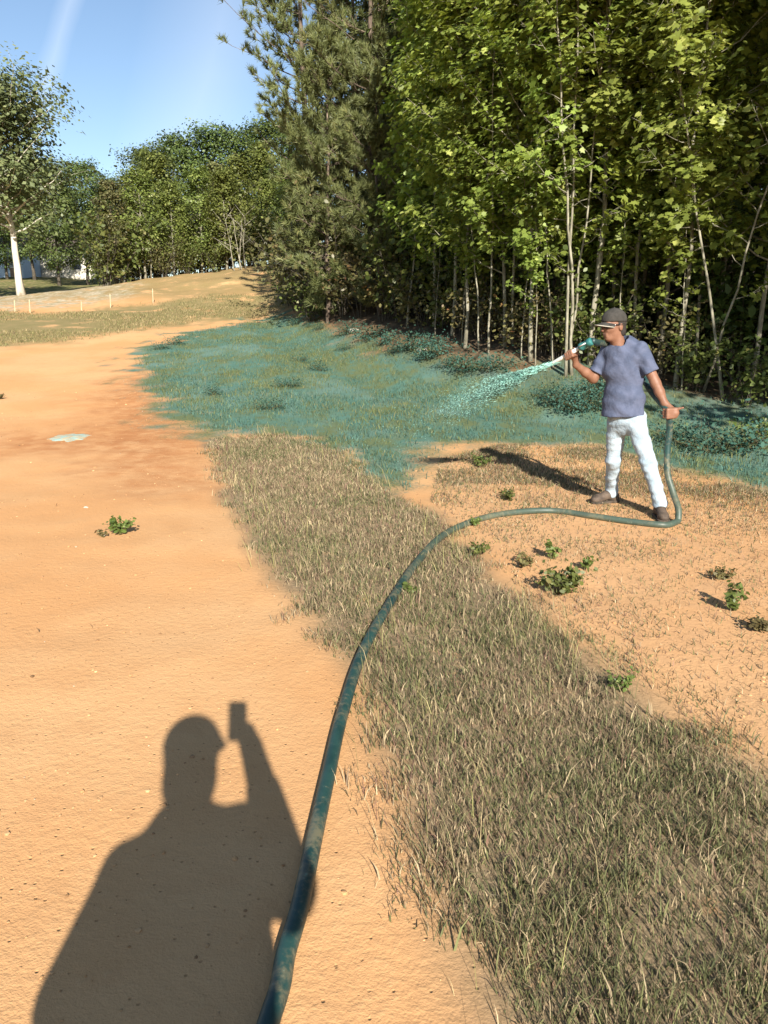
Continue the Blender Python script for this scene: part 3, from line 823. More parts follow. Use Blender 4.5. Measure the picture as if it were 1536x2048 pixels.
# weeds coated with slurry along the ditch
TW = [make_shrub(141 + i, H, R, 13, .05, 'teal_leaf', 'stem', per=13, name='coated_weed', spread=.20, r=.006) for i, (H, R) in enumerate([(.26, .55), (.17, .6), (.33, .5)])]
tw = [(770, 690), (800, 703), (830, 700), (850, 718), (880, 712), (905, 735), (860, 695), (935, 742), (700, 668), (735, 680), (1095, 800), (1120, 812), (1150, 806), (1180, 820), (1150, 825), (1210, 800), (980, 745), (1340, 880), (1380, 895), (1420, 905), (1470, 900), (1190, 790), (620, 655), (590, 650), (640, 660), (690, 700), (600, 725), (640, 742), (575, 775), (350, 690), (430, 790), (540, 820), (320, 700)]
tw = [p + (rg.uniform(.6, 1.1) * (1 if i < 22 else .6),) for i, p in enumerate(tw)]
for i, (px, py, s) in enumerate(tw):
    g0 = ground(px, py)
    spawn(TW[i % 3], g0[0], g0[1], i * 2.2, s, (0, 0), 'low weed clump coated in dark teal slurry along the sprayed bank' if i < 22 else 'small weed tuft poking from the teal sprayed slope', 'weed', 'slurry coated weeds on the bank' if i < 22 else 'weed tufts on the teal slope')

# ------------------------------------------------------------------ grass
HOSE_G = [(548, 2030), (573, 1930), (600, 1835), (628, 1700), (655, 1570), (685, 1440), (725, 1315), (775, 1222), (830, 1138), (885, 1078), (950, 1048), (1020, 1032), (1100, 1027), (1180, 1037), (1260, 1049), (1325, 1056)]
hose_xy = np.array([ground(*p)[:2] for p in HOSE_G])
hose_tail = np.array([hose_xy[0] + (hose_xy[0] - hose_xy[1]) * k + np.array([-.012 * k * k, 0]) for k in (9, 5, 2.2)])
HXY = catmull(np.vstack([hose_tail, hose_xy]), 8)
def blades(pos, hgt, wid, lean_dir, lean, col, rg):
    """curved blades, 5 points each"""
    n = len(pos)
    a = rg.random(n) * 6.283; s = np.stack([np.cos(a), np.sin(a), np.zeros(n)], 1)
    l = np.stack([np.cos(lean_dir), np.sin(lean_dir), np.zeros(n)], 1) * (lean * hgt)[:, None]
    up = np.array([0, 0, 1.0])
    mid = pos + up * (hgt * .55)[:, None] + l * .35
    tip = pos + up * (hgt * (1 - .25 * lean))[:, None] + l
    w = wid[:, None] * s
    v = np.stack([pos - w, pos + w, mid - w * .7, mid + w * .7, tip], 1).reshape(-1, 3)
    b = np.arange(n)[:, None] * 5
    q = b + np.array([[0, 1, 3, 2]]); t = b + np.array([[2, 3, 4]])
    return v, q, t, np.repeat(col, 5, 0)
def scatter_poly(poly, dens_fn, n, rg, pad=.0):
    lo, hi = poly.min(0), poly.max(0)
    p = lo + rg.random((n, 2)) * (hi - lo)
    sd = sdpoly(p, poly)
    return p[(rg.random(n) < dens_fn(p, sd))]
def clear_hose(p, r=.03):
    keep = np.ones(len(p), bool)
    for a in HXY: keep &= np.sum((p - a) ** 2, 1) > r * r
    return p[keep]
def pal(rg, n, cols, w):
    c = np.array(cols)[rg.choice(len(cols), n, p=np.array(w) / sum(w))]
    return c * np.clip(rg.normal(1, .2, (n, 1)), .5, 1.6)
def grass_obj(name, p, hgt, wid, lean, col, rg, label, ld=None, cat='grass'):
    pos = np.concatenate([p, height(p[:, 0], p[:, 1])[:, None] - .004], 1)
    ld = rg.random(len(p)) * 6.283 if ld is None else ld
    v, q, t, c = blades(pos, hgt, wid, ld, lean, col, rg)
    o = obj(name, np_mesh(name, v, [q, t], M['blade'], {'Col': c}))
    return tag(o, label, cat, kind='stuff')
DRY = [(.42, .325, .19), (.31, .235, .14), (.19, .135, .083), (.125, .128, .054), (.18, .18, .074), (.21, .12, .083), (.08, .085, .038)]
# dry grass strip
def dens_strip(p, sd):
    e = 1 - sstep(-.22, .10, sd + (vnoise(p[:, 0] * 5, p[:, 1] * 5, 9) - .5) * .35)
    c = .52 + .48 * sstep(.28, .52, .5 * vnoise(p[:, 0] * 3.5, p[:, 1] * 3.5, 4) + .5 * vnoise(p[:, 0] * 10, p[:, 1] * 10, 8))
    vis = (p[:, 1] > .8) & (np.abs(p[:, 0]) < .62 * p[:, 1] + 1.2)
    return e * c * vis
rg = np.random.default_rng(21)
p = clear_hose(np.vstack([scatter_poly(STRIP, dens_strip, 560000, rg), scatter_poly(np.vstack([STRIP]), lambda p, sd: dens_strip(p, sd) * sstep(5.0, 2.4, p[:, 1]), 620000, rg)]))
n_ = len(p)
gr = vnoise(p[:, 0] * 1.3, p[:, 1] * 1.3, 12); gr = sstep(.42, .68, gr + rg.normal(0, .13, n_) + .16 * sstep(4.5, 1.8, p[:, 1]) * sstep(.0, .9, p[:, 0]))
ca = pal(rg, n_, DRY, (3.2, 4, 3, 1.8, 1.3, 1.4, 1)); cb = pal(rg, n_, DRY, (1.3, 1.4, 1.2, 4, 3, .5, 2))
col = np.where((rg.random(n_) < gr)[:, None], cb, ca)
grass_obj('dry_grass', p, np.clip(rg.normal(.033, .018, n_), .010, .13) * (.88 + .45 * sstep(.35, .75, vnoise(p[:, 0] * 7, p[:, 1] * 7, 77))) * (1 + .25 * sstep(3.0, 1.2, p[:, 1])), np.exp(rg.normal(math.log(.0012), .38, n_)) * (1 + .17 * p[:, 1]), rg.uniform(.1, .95, n_), col, rg,
          'strip of dry tan and green grass running beside the hose')
# taller seed stalks along the edges and near the camera
def dens_tall(p, sd):
    e = np.exp(-((sd + .12) / .16) ** 2) + .28 * (sd < -.1)
    return e * sstep(.45, .65, vnoise(p[:, 0] * 2.2, p[:, 1] * 2.2, 15)) * (p[:, 1] > .8) * (np.abs(p[:, 0]) < .62 * p[:, 1] + 1)
p = clear_hose(scatter_poly(STRIP + 0, dens_tall, 34000, rg), .05)
n_ = len(p)
grass_obj('tall_grass', p, np.clip(rg.normal(.15, .055, n_), .05, .32), rg.uniform(.0005, .0011, n_) * (1 + .14 * p[:, 1]), rg.uniform(.15, .8, n_),
          pal(rg, n_, [(.17, .085, .065), (.40, .31, .16), (.28, .26, .095), (.12, .125, .05)], (2, 3, 2.4, 1.6)), rg, 'taller brown seed stalks standing in the dry grass strip',
          ld=rg.normal(2.5, 1.1, n_))
# green slope: short coated grass
def dens_green(p, sd):
    return (1 - sstep(-.5, .15, sd)) * (.22 + .78 * sstep(.40, .60, .6 * vnoise(p[:, 0] * .9, p[:, 1] * .6, 22) + .4 * vnoise(p[:, 0] * 3, p[:, 1] * 2, 23)))
p = scatter_poly(GREEN, dens_green, 330000, rg)
n_ = len(p)
tz = .08 + .75 * sstep(.38, .62, .6 * vnoise(p[:, 0] * .7, p[:, 1] * .5, 31) + .4 * vnoise(p[:, 0] * 2.6, p[:, 1] * 1.6, 32) + rg.normal(0, .08, n_))
ct = pal(rg, n_, [(.072, .145, .106), (.050, .106, .076), (.095, .172, .132)], (3, 2, 2)); cg = pal(rg, n_, [(.150, .165, .058), (.20, .18, .08), (.100, .130, .050)], (3, 1.5, 3))
col = np.where((rg.random(n_) < tz)[:, None], ct, cg)
grass_obj('sprayed_grass', p, np.clip(rg.normal(.06, .025, n_), .02, .18), rg.uniform(.003, .006, n_), rg.uniform(.1, .9, n_), col, rg, 'short grass stained teal by the sprayed slurry on the slope')
# sparse grass on the right-hand soil and around the man
RS2 = gpoly([(860, 1000), (880, 920), (1000, 890), (1200, 890), (1330, 935), (1536, 985), (1750, 1040), (1750, 1480), (1536, 1530), (1360, 1430), (1200, 1310), (1050, 1190), (930, 1075)])
YB = ground(1536, 1030)[1]
def dens_sparse(p, sd):
    base = .20 + .30 * sstep(.48, .70, vnoise(p[:, 0] * 2.0, p[:, 1] * 2.0, 41))
    back = .75 * sstep(-.2, .9, p[:, 1] - (6.6 + .35 * np.clip(2.6 - p[:, 0], -2, 3))) * sstep(.35, .55, vnoise(p[:, 0] * 1.5, p[:, 1] * 1.5, 42))
    return (sd < 0) * (base + back)
p = clear_hose(scatter_poly(RS2, dens_sparse, 110000, rg), .04)
n_ = len(p)
grass_obj('sparse_grass', p, np.clip(rg.normal(.026, .014, n_) + .03 * sstep(6.2, 7.4, p[:, 1]) * rg.random(n_), .006, .12), rg.uniform(.0012, .0026, n_) * (1 + .1 * p[:, 1]), rg.uniform(.2, 1.1, n_), pal(rg, n_, DRY, (1.5, 3, 4, 3, 2, 1.5, 2.5)), rg, 'thin sparse grass on the orange soil around the man')
# stray dead stalks on the bare clay at left
CL = np.array([(-3.5, 1.0), (.3, 1.0), (.2, 3), (-.7, 6), (-1.6, 9), (-7, 14), (-9, 14), (-6, 6)])
p = scatter_poly(CL, lambda p, sd: (sd < 0) * .5 * sstep(.5, .72, vnoise(p[:, 0] * 1.3, p[:, 1] * 1.3, 51)), 2600, rg)
n_ = len(p)
grass_obj('dead_stalks', p, np.clip(rg.normal(.022, .012, n_), .006, .07), rg.uniform(.001, .0024, n_) * (1 + .12 * p[:, 1]), rg.uniform(.8, 2.2, n_), pal(rg, n_, [(.25, .15, .08), (.16, .10, .055), (.36, .25, .13)], (2, 2, 1)), rg, 'scattered bits of dead stalk lying on the bare clay')
# far field turf
def dens_field(p, sd): return (1 - sstep(-1, .6, sd)) * (np.abs(p[:, 0]) < .6 * p[:, 1] + 2) * sstep(.3, .6, vnoise(p[:, 0] * .5, p[:, 1] * .5, 61))
p = scatter_poly(FIELD, dens_field, 120000, rg)
n_ = len(p)
grass_obj('field_grass', p, np.clip(rg.normal(.06, .03, n_), .02, .16), rg.uniform(.007, .014, n_), rg.uniform(.1, .8, n_), pal(rg, n_, [(.27, .21, .10), (.20, .17, .07), (.33, .25, .13), (.15, .15, .055)], (3, 3, 2, 2)), rg, 'faded tan grass across the far field')

# clods and pebbles on the clay
def clods():
    ph = (1 + 5 ** .5) / 2
    ico = np.array([(-1, ph, 0), (1, ph, 0), (-1, -ph, 0), (1, -ph, 0), (0, -1, ph), (0, 1, ph), (0, -1, -ph), (0, 1, -ph), (ph, 0, -1), (ph, 0, 1), (-ph, 0, -1), (-ph, 0, 1)]) / 1.9
    fi = np.array([(0, 11, 5), (0, 5, 1), (0, 1, 7), (0, 7, 10), (0, 10, 11), (1, 5, 9), (5, 11, 4), (11, 10, 2), (10, 7, 6), (7, 1, 8), (3, 9, 4), (3, 4, 2), (3, 2, 6), (3, 6, 8), (3, 8, 9), (4, 9, 5), (2, 4, 11), (6, 2, 10), (8, 6, 7), (9, 8, 1)])
    n = 6500
    p = np.stack([rg.uniform(-1, 1, n), rg.uniform(0, 1, n)], 1)
    Y = 1.0 + 15 * p[:, 1] ** 1.7; X = p[:, 0] * (.6 * Y + .8)
    q = np.stack([X, Y], 1)
    k = (sdpoly(q, STRIP) > -.05) & (sdpoly(q, GREEN) > -.1) & (rg.random(n) < .25 + .75 * sstep(.4, .7, vnoise(X * .9, Y * .9, 71)))
    q = clear_hose(q[k], .05); n = len(q)
    s = np.minimum(.011, np.exp(rg.normal(math.log(.0036), .42, n))) * (1 + .10 * q[:, 1])
    z = height(q[:, 0], q[:, 1])
    v = ico[None] * s[:, None, None] * rg.uniform(.6, 1.25, (n, 12, 1)) * np.array([1, 1, .6])
    v = v + np.stack([q[:, 0], q[:, 1], z + s * .15], 1)[:, None]
    f = (np.arange(n)[:, None, None] * 12 + fi[None]).reshape(-1, 3)
    c = np.repeat(pal(rg, n, [(.44, .24, .105), (.34, .19, .09), (.46, .27, .13), (.40, .30, .20)], (4, 3, 3, .3)), 12, 0)
    m = col_mat('clod', 0.0, .95)
    o = obj('clay_clods', np_mesh('clay_clods', v.reshape(-1, 3), f, m, {'Col': c}))
    tag(o, 'small clods and pebbles scattered over the orange clay', 'pebbles', kind='stuff')
clods()

# single weeds
def weed(seed, px, py, H, R, stems, leaf, label, mat='weed', per=10, name='weed', lowleaf=.2):
    o = make_shrub(seed, H * .85, R * .8, stems, leaf * .72, mat, 'stem', per, OVAL, name, .12, .7, lowleaf, .004)
    g0 = ground(px, py)
    o.location = (g0[0], g0[1], g0[2]); tag(o, label, 'weed')
weed(201, 240, 1068, .15, .13, 8, .048, 'leafy green weed lying on the bare clay at left', per=12, name='leafy_weed')
weed(202, 205, 1074, .05, .06, 4, .032, 'curled yellow leaf scrap beside the leafy weed on clay', 'brush', 5)
weed(203, 1115, 1190, .22, .20, 12, .048, 'bushy dark weed in the soil below the hose on the right', 'shrub', 9, 'bushy_weed')
weed(204, 1105, 1120, .16, .10, 5, .045, 'small upright weed just below the hose bend', 'weed', 8)
weed(205, 1168, 1142, .10, .10, 4, .040, 'tiny yellow green sprig right of the bushy weed', 'weed', 6)
weed(206, 1462, 1222, .20, .09, 5, .048, 'spindly weed near the right edge of the bare soil', 'shrub', 8)
weed(207, 948, 1112, .10, .12, 7, .034, 'grey green weed tuft left of the hose bend', 'shrub', 8)
weed(208, 1045, 1135, .10, .12, 6, .034, 'flat weed patch left of the small upright weed', 'brush', 8)
weed(209, 962, 935, .14, .14, 7, .04, 'weed tuft at the start of the man\'s shadow', 'shrub', 9)
weed(210, 1020, 1000, .13, .16, 8, .04, 'weed tuft between the hose and the man\'s shadow', 'shrub', 9)
weed(211, 1245, 1385, .12, .10, 7, .022, 'bright green tuft at the edge of the dry strip', 'weed', 9)
weed(212, 1450, 1160, .05, .10, 5, .035, 'low grey weed mat above the spindly weed', 'brush', 10)
weed(213, 1532, 1262, .07, .12, 6, .035, 'dry low clump at the right edge of the bare soil', 'brush', 12)
weed(214, 1525, 880, .40, .45, 12, .07, 'sunlit green weed at the right edge in front of the woods', 'weed', 12)
weed(215, 948, 1052, .08, .07, 5, .036, 'green sprig hanging over the hose at its bend', 'weed', 8)
weed(216, 822, 1188, .07, .05, 4, .034, 'green sprig beside the hose in the dry strip', 'weed', 8)
weed(217, 0, 798, .10, .12, 6, .035, 'small dark tuft at the left edge of the clay', 'brush', 9)

# dried slurry splash on the clay
def splash():
    c = ground(140, 876); rg2 = np.random.default_rng(3)
    nr, na = 9, 72
    a = np.arange(na) / na * 6.283
    rim = .24 * (1 + .22 * (vnoise(np.cos(a) * 3 + 5, np.sin(a) * 3 + 5, 3) - .5) * 2 + .22 * (vnoise(np.cos(a) * 9 + 5, np.sin(a) * 9 + 5, 8) - .5))
    v = [(c[0], c[1], hz(c[0], c[1]) + .022)]
    for i in range(1, nr + 1):
        f = i / nr
        x = c[0] + rim * f * np.cos(a) * 1.15; y = c[1] + rim * f * np.sin(a) * 1.25
        z = height(x, y) + .022 * (1 - f ** 3) - .006 * f + .012 * (vnoise(x * 14, y * 14, 4) - .5) * (1 - f ** 4)
        v += list(zip(x, y, z))
    t = [(0, 1 + j, 1 + (j + 1) % na) for j in range(na)]
    q = [(1 + i * na + j, 1 + (i + 1) * na + j, 1 + (i + 1) * na + (j + 1) % na, 1 + i * na + (j + 1) % na) for i in range(nr - 1) for j in range(na)]
    o = obj('slurry_splash', np_mesh('slurry_splash', v, [np.array(q), np.array(t)], plain('dried_slurry', (0.30, 0.42, 0.37), (0.46, 0.36, 0.22), 14, .9, .2, .9, 60), smooth=True))
    tag(o, 'pale blue splash of dried slurry on the bare clay', 'splash')
splash()
for px, py, s, lb in ((706, 664, .13, 'pale stone at the top of the teal slope'), (846, 703, .10, 'pale stone on the bank among coated weeds'), (172, 1016, .016, 'tiny pale pebble on the clay above the leafy weed')):
    g0 = ground(px, py); me = bpy.data.meshes.new('stone')
    import bmesh
    bm = bmesh.new(); bmesh.ops.create_icosphere(bm, subdivisions=2, radius=s)
    for vv in bm.verts:
        k = 1 + .35 * (math.sin(vv.co.x / s * 3 + px) * math.cos(vv.co.y / s * 2.3 + py)); vv.co = (vv.co.x * k * 1.2, vv.co.y * k, vv.co.z * k * .6)
    bm.to_mesh(me); bm.free(); me.materials.append(M.setdefault('stone', plain('pale_stone', (.5, .47, .40), (.36, .33, .27), 20, .9)))
    tag(obj('stone', me, None, (g0[0], g0[1], g0[2] + s * .2)), lb, 'stone')

# ------------------------------------------------------------------ far buildings and stakes
def box_geo(g, lo, hi):
    lo = np.array(lo, float); hi = np.array(hi, float)
    v = np.array([[(lo, hi)[i][0], (lo, hi)[j][1], (lo, hi)[k][2]] for i in (0, 1) for j in (0, 1) for k in (0, 1)])
    g.add(v, [(0, 1, 3, 2), (4, 6, 7, 5), (0, 4, 5, 1), (2, 3, 7, 6), (0, 2, 6, 4), (1, 5, 7, 3)])
def box_part(name, lo, hi, mat, parent):
    g = Geo(); box_geo(g, lo, hi); return obj(name, g.mesh(name, mat), parent)
def house(px, py, Y, w, d, h, wall, roofc, label, name='house'):
    X = colX(px, Y, py); z = hz(X, Y)
    r = empty(name, (X, Y, z)); tag(r, label, 'house')
    wl = box_part('wall', (-w / 2, 0, -.4), (w / 2, d, h), wall, r)
    g = Geo(); e = .35
    v = np.array([(-w / 2 - e, -e, h + .002), (w / 2 + e, -e, h + .002), (w / 2 + e, d + e, h + .002), (-w / 2 - e, d + e, h + .002), (-w / 2 - e, d / 2, h + d * .3), (w / 2 + e, d / 2, h + d * .3)])
    g.add(v, [(0, 1, 5, 4), (2, 3, 4, 5), (3, 2, 1, 0)], [(0, 4, 3), (1, 2, 5)]); obj('roof', g.mesh('roof', roofc), r)
    for k in range(3):
        x = -w / 2 + w * (k + .5) / 3
        f = box_part('window', (x - .55, -.05, .9), (x + .55, .03, 2.0), M['trim'], r)
        box_part('pane', (x - .47, -.062, .98), (x + .47, -.052, 1.92), M['glass'], f)
    box_part('door', (w / 2 - 1.3, -.045, 0), (w / 2 - .45, .03, 2.05), M['doorw'], r)
M['trim'] = plain('white_trim', (.75, .74, .70)); M['glass'] = plain('window_glass', (.05, .06, .07), (.08, .09, .10), 2, .1, .6); M['doorw'] = plain('door_paint', (.30, .22, .16))
M['cream'] = plain('cream_siding', (.72, .66, .54), (.64, .58, .47), 3); M['blue'] = plain('pale_blue_siding', (.50, .62, .74), (.44, .56, .68), 3); M['roofg'] = plain('shingle_roof', (.16, .12, .09), (.10, .08, .07), 8)
house(150, 498, 84, 7.5, 7, 2.7, M['cream'], M['roofg'], 'cream house glimpsed through the dark trees on the left')
house(-18, 505, 80, 6, 7, 2.9, M['blue'], M['roofg'], 'pale blue building at the left edge behind the white trunk')
M['stake'] = plain('weathered_wood', (.50, .40, .25), (.38, .29, .18), 14)
for px, py, hh, lb in ((306, 607, .6, 'wooden stake on the orange slope, right of the others'), (221, 616, .55, 'wooden stake at the field edge between its neighbours'), (163, 624, .4, 'short wooden stake at the field edge near the white trunk'), (60, 626, .5, 'wooden stake just right of the white trunk\'s foot'), (30, 624, .45, 'wooden stake left of the white trunk\'s foot')):
    g0 = ground(px, py); g = Geo()
    g.tube([(0, 0, -.25), (.01, 0, hh * .5), (.02, 0, hh - .03), (.02, 0, hh)], [.024, .022, .020, .010], 4)
    tag(obj('wooden_stake', g.mesh('wooden_stake', M['stake']), None, g0), lb, 'stake', 'stakes along the field edge')
def grey_stems():
    for i, (px, tl) in enumerate(((470, -.10), (484, -.05), (491, .03), (480, .10), (282, -.06), (300, .02))):
        Y = 43.6; X = colX(px, Y, 540); g = Geo(); rg2 = np.random.default_rng(300 + i)
        u = np.linspace(0, 1, 8); H = 2.8
        pth = np.stack([tl * H * u + np.cumsum(rg2.normal(0, .03, 8)), np.cumsum(rg2.normal(0, .03, 8)), H * u - .2], 1)
        g.tube(pth, .035 * (1 - .7 * u), 6)
        for k in range(5):
            s = pth[3 + k % 5]; e = s + np.array([rg2.normal(0, .5), rg2.normal(0, .5), .7]); g.tube(np.stack([s, e]), [.02, .006], 4)
        o = obj('bare_sapling', g.mesh('bare_sapling', M['bark_pale'], True), None, (X, Y, hz(X, Y)))
        tag(o, ['leftmost leaning bare grey stem of the clump on the brow', 'second bare grey stem of the clump on the brow', 'third bare grey stem of the clump on the brow', 'right leaning bare grey stem of the clump on the brow', 'lone pale stem below the yellow green tree on the brow', 'pale stem right of the lone one under the yellow green tree'][i], 'sapling', 'bare stems on the brow')
grey_stems()

# ------------------------------------------------------------------ organic shapes: signed distances on a grid, then surface nets
class Field:
    def __init__(s, lo, hi, h):
        s.lo = np.array(lo, float); s.h = h
        s.n = np.ceil((np.array(hi) - s.lo) / h).astype(int) + 1
        s.f = np.full(tuple(s.n), 1.0, np.float32)
    def win(s, lo, hi):
        a = np.clip(np.floor((np.array(lo) - s.lo) / s.h).astype(int), 0, s.n - 1); b = np.clip(np.ceil((np.array(hi) - s.lo) / s.h).astype(int) + 1, 1, s.n)
        sl_ = tuple(slice(i, j) for i, j in zip(a, b))
        ax = [s.lo[k] + s.h * np.arange(a[k], b[k]) for k in range(3)]
        G = np.stack(np.meshgrid(*ax, indexing='ij'), -1).astype(np.float32)
        return sl_, G
    def blend(s, sl_, d, k, mode='add'):
        f = s.f[sl_]
        if mode == 'add':
            h_ = np.clip(.5 + .5 * (f - d) / k, 0, 1); s.f[sl_] = f * (1 - h_) + d * h_ - k * h_ * (1 - h_)
        elif mode == 'sub': s.f[sl_] = np.maximum(f, -d)
        else: s.f[sl_] = np.maximum(f, d)
    def cap(s, a, b, ra, rb, k=.02, mode='add', ax=None, sq=1.0):
        """tapered capsule; ax and sq flatten it along one axis"""
        a = np.array(a, float); b = np.array(b, float); m = max(ra, rb) * max(1, sq) + k + .02
        sl_, G = s.win(np.minimum(a, b) - m, np.maximum(a, b) + m)
        if G.size == 0: return
        e = b - a; w = G - a
        t = np.clip((w @ e) / (e @ e + 1e-9), 0, 1)
        r = w - t[..., None] * e
        if ax is not None:
            q_ = r @ np.array(ax, float); r = r + (q_ * (1 / sq - 1))[..., None] * np.array(ax, float)
        d = np.linalg.norm(r, axis=-1) - (ra + (rb - ra) * t)
        if ax is not None and sq < 1: d = d * (.5 + .5 * sq)
        s.blend(sl_, d, k, mode)
    def ell(s, c, axes, radii, k=.02, mode='add'):
        c = np.array(c, float); A = np.array(axes, float); R = np.array(radii, float); m = R.max() + k + .02
        sl_, G = s.win(c - m, c + m)
        q_ = (G - c) @ A.T / R
        l = np.linalg.norm(q_, axis=-1)
        g_ = np.linalg.norm(q_ / R, axis=-1) + 1e-6
        s.blend(sl_, l * (l - 1) / g_, k, mode)
    def plane(s, p, n):
        """keep the side the normal points away from"""
        n = unit(np.array(n, float)); ax = [s.lo[k] + s.h * np.arange(s.n[k]) for k in range(3)]
        d = (ax[0][:, None, None] - p[0]) * n[0] + (ax[1][None, :, None] - p[1]) * n[1] + (ax[2][None, None] - p[2]) * n[2]
        s.f = np.maximum(s.f, d.astype(np.float32))
    def disp(s, fn):
        m = np.abs(s.f) < .05
        idx = np.argwhere(m); s.f[m] += fn(s.lo + idx * s.h).astype(np.float32)
    def mesh(s, smooth=2):
        f = s.f; ins = f < 0
        c = np.zeros(tuple(s.n - 1), np.int8)
        for i in (0, 1):
            for j in (0, 1):
                for k in (0, 1): c += ins[i:s.n[0] - 1 + i, j:s.n[1] - 1 + j, k:s.n[2] - 1 + k]
        cells = np.argwhere((c > 0) & (c < 8))
        idm = np.full(tuple(s.n - 1), -1, np.int32); idm[tuple(cells.T)] = np.arange(len(cells))
        cor = {(i, j, k): f[cells[:, 0] + i, cells[:, 1] + j, cells[:, 2] + k] for i in (0, 1) for j in (0, 1) for k in (0, 1)}
        acc = np.zeros((len(cells), 3)); cnt = np.zeros(len(cells))
        for a in cor:
            for d_ in range(3):
                if a[d_]: continue
                b = tuple(1 if q == d_ else a[q] for q in range(3)); fa, fb = cor[a], cor[b]
                x = (fa < 0) != (fb < 0); t = np.where(x, fa / np.where(x, fa - fb, 1), 0)
                pt = np.tile(np.array(a, float), (len(cells), 1)); pt[:, d_] += t
                acc[x] += pt[x]; cnt += x
        v = s.lo + (cells + acc / cnt[:, None]) * s.h
        Q = []
        for d_ in range(3):
            u_, w_ = (d_ + 1) % 3, (d_ + 2) % 3
            sa = [slice(None)] * 3; sb = [slice(None)] * 3; sa[d_] = slice(0, -1); sb[d_] = slice(1, None)
            e = ins[tuple(sa)] != ins[tuple(sb)]
            I = np.argwhere(e)
            I = I[(I[:, u_] > 0) & (I[:, w_] > 0) & (I[:, u_] < s.n[u_] - 1) & (I[:, w_] < s.n[w_] - 1)]
            def cid(du, dw):
                J = I.copy(); J[:, u_] -= du; J[:, w_] -= dw; return idm[tuple(J.T)]
            q_ = np.stack([cid(1, 1), cid(0, 1), cid(0, 0), cid(1, 0)], 1)
            fl = ~ins[tuple(I.T)]
            q_[fl] = q_[fl][:, ::-1]
            Q.append(q_)
        Q = np.vstack(Q); Q = Q[(Q >= 0).all(1)]
        for _ in range(smooth):
            sm = np.zeros_like(v); ct = np.zeros(len(v))
            for a, b in ((0, 1), (1, 2), (2, 3), (3, 0)):
                np.add.at(sm, Q[:, a], v[Q[:, b]]); np.add.at(ct, Q[:, a], 1)
                np.add.at(sm, Q[:, b], v[Q[:, a]]); np.add.at(ct, Q[:, b], 1)
            v = v * .5 + .5 * sm / np.maximum(ct, 1)[:, None]
        return v, Q
def field_obj(name, F, mat, parent, base, smooth=2):
    v, q = F.mesh(smooth)
    o = obj(name, np_mesh(name, v - np.array(base), q, mat, smooth=True), parent)
    return o
def waves(P, spec):
    d = np.zeros(len(P))
    for (kx, ky, kz, ph, am) in spec: d += am * np.sin(P[:, 0] * kx + P[:, 1] * ky + P[:, 2] * kz + ph + 1.3 * np.sin(P[:, 0] * 17 + P[:, 2] * 11 + ph))
    return d

M['skin'] = plain('skin', (0.225, 0.110, 0.066), (0.185, 0.086, 0.050), 18, .55, .4, .15, 200)
M['shirt'] = plain('grey_blue_cotton', (0.098, 0.112, 0.168), (0.070, 0.084, 0.130), 13, .9, .15, .85, 24)
M['denim'] = plain('bleached_denim', (0.38, 0.44, 0.475), (0.28, 0.35, 0.40), 9, .9, .15, .8, 34)
M['boot'] = plain('dusty_boot_leather', (0.055, 0.040, 0.030), (0.12, 0.085, 0.06), 14, .75, .3, .4, 80)
M['sole'] = plain('boot_sole', (0.10, 0.075, 0.055), (0.05, 0.04, 0.03), 14, .9)
M['cap'] = plain('washed_cap_cotton', (0.055, 0.050, 0.044), (0.040, 0.037, 0.032), 20, .9, .15, .3, 150)
M['capedge'] = plain('cap_edge', (0.42, 0.38, 0.30))
M['hair'] = plain('dark_hair', (0.025, 0.02, 0.016), (0.04, 0.03, 0.025), 60, .6, .3, .6, 300)
M['shade'] = plain('dark_lens', (0.012, 0.012, 0.012), (0.015, 0.015, 0.015), 5, .12, .6)
M['cloth_dark'] = plain('dark_cloth', (0.05, 0.055, 0.07), (0.04, 0.045, 0.06), 14, .9, .1)
M['phone'] = plain('phone_case', (0.02, 0.02, 0.022), (0.03, 0.03, 0.03), 10, .35, .5)

# nozzle axis
NZ0 = at(1180, 684, 6.42); NZ1 = at(1104, 727, 6.69); NZD = unit(NZ1 - NZ0)
def nozz(px): return NZ0 + (NZ1 - NZ0) * ((1180 - px) / 76.0)
HOSE_HAND = at(1337, 826, 6.35)

def hand_grip(F, c, axis, back, r, wrist, side=1, k=.006, open_=0.0, thumb_dir=None):
    """hand closed round a rod through c along axis; back = direction from rod to the back of the hand"""
    axis = unit(axis); back = unit(back - axis * (back @ axis)); tan = np.cross(axis, back) * side   # fingers start off along tan
    pc = c + back * (r + .014)
    for o_ in (-.030, -.010, .010, .030):                       # palm and knuckles
        F.cap(pc + axis * o_ - tan * .040, pc + axis * o_ * 1.08 + tan * .036, .0145, .0135, .010)
    F.cap(wrist, pc - tan * .045, .027, .026, .02, ax=back, sq=.8)
    lens = (.92, 1.0, .95, .80)
    for j, o_ in enumerate((.031, .0105, -.0105, -.031)):
        rr = r + .0095
        a0 = .62; da = np.array([0, .75, 1.45, 2.0]) * lens[j] * (1 - open_ * .55) * (.030 / rr) ** .6
        P = [c + axis * o_ * 1.08 + back * (r + .014) + tan * .034]
        for q in da[1:]:
            ang = a0 + q
            P.append(c + axis * o_ + back * math.cos(ang) * rr + tan * math.sin(ang) * rr + (tan * .02 - back * .01) * open_ * q)
        rads = (.0098, .0092, .0082, .0072)
        for i in range(3): F.cap(P[i], P[i + 1], rads[i], rads[i + 1], k)
    t0 = pc + axis * .030 - tan * .032
    if thumb_dir is None:
        t1 = c + axis * .048 + back * .004 - tan * (r + .012); t2 = c + axis * .046 - back * (r + .006) - tan * .010
    else:
        t1 = t0 + unit(thumb_dir) * .034; t2 = t1 + unit(thumb_dir) * .030
    F.cap(t0, t1, .0125, .0105, .010); F.cap(t1, t2, .0105, .0082, k)

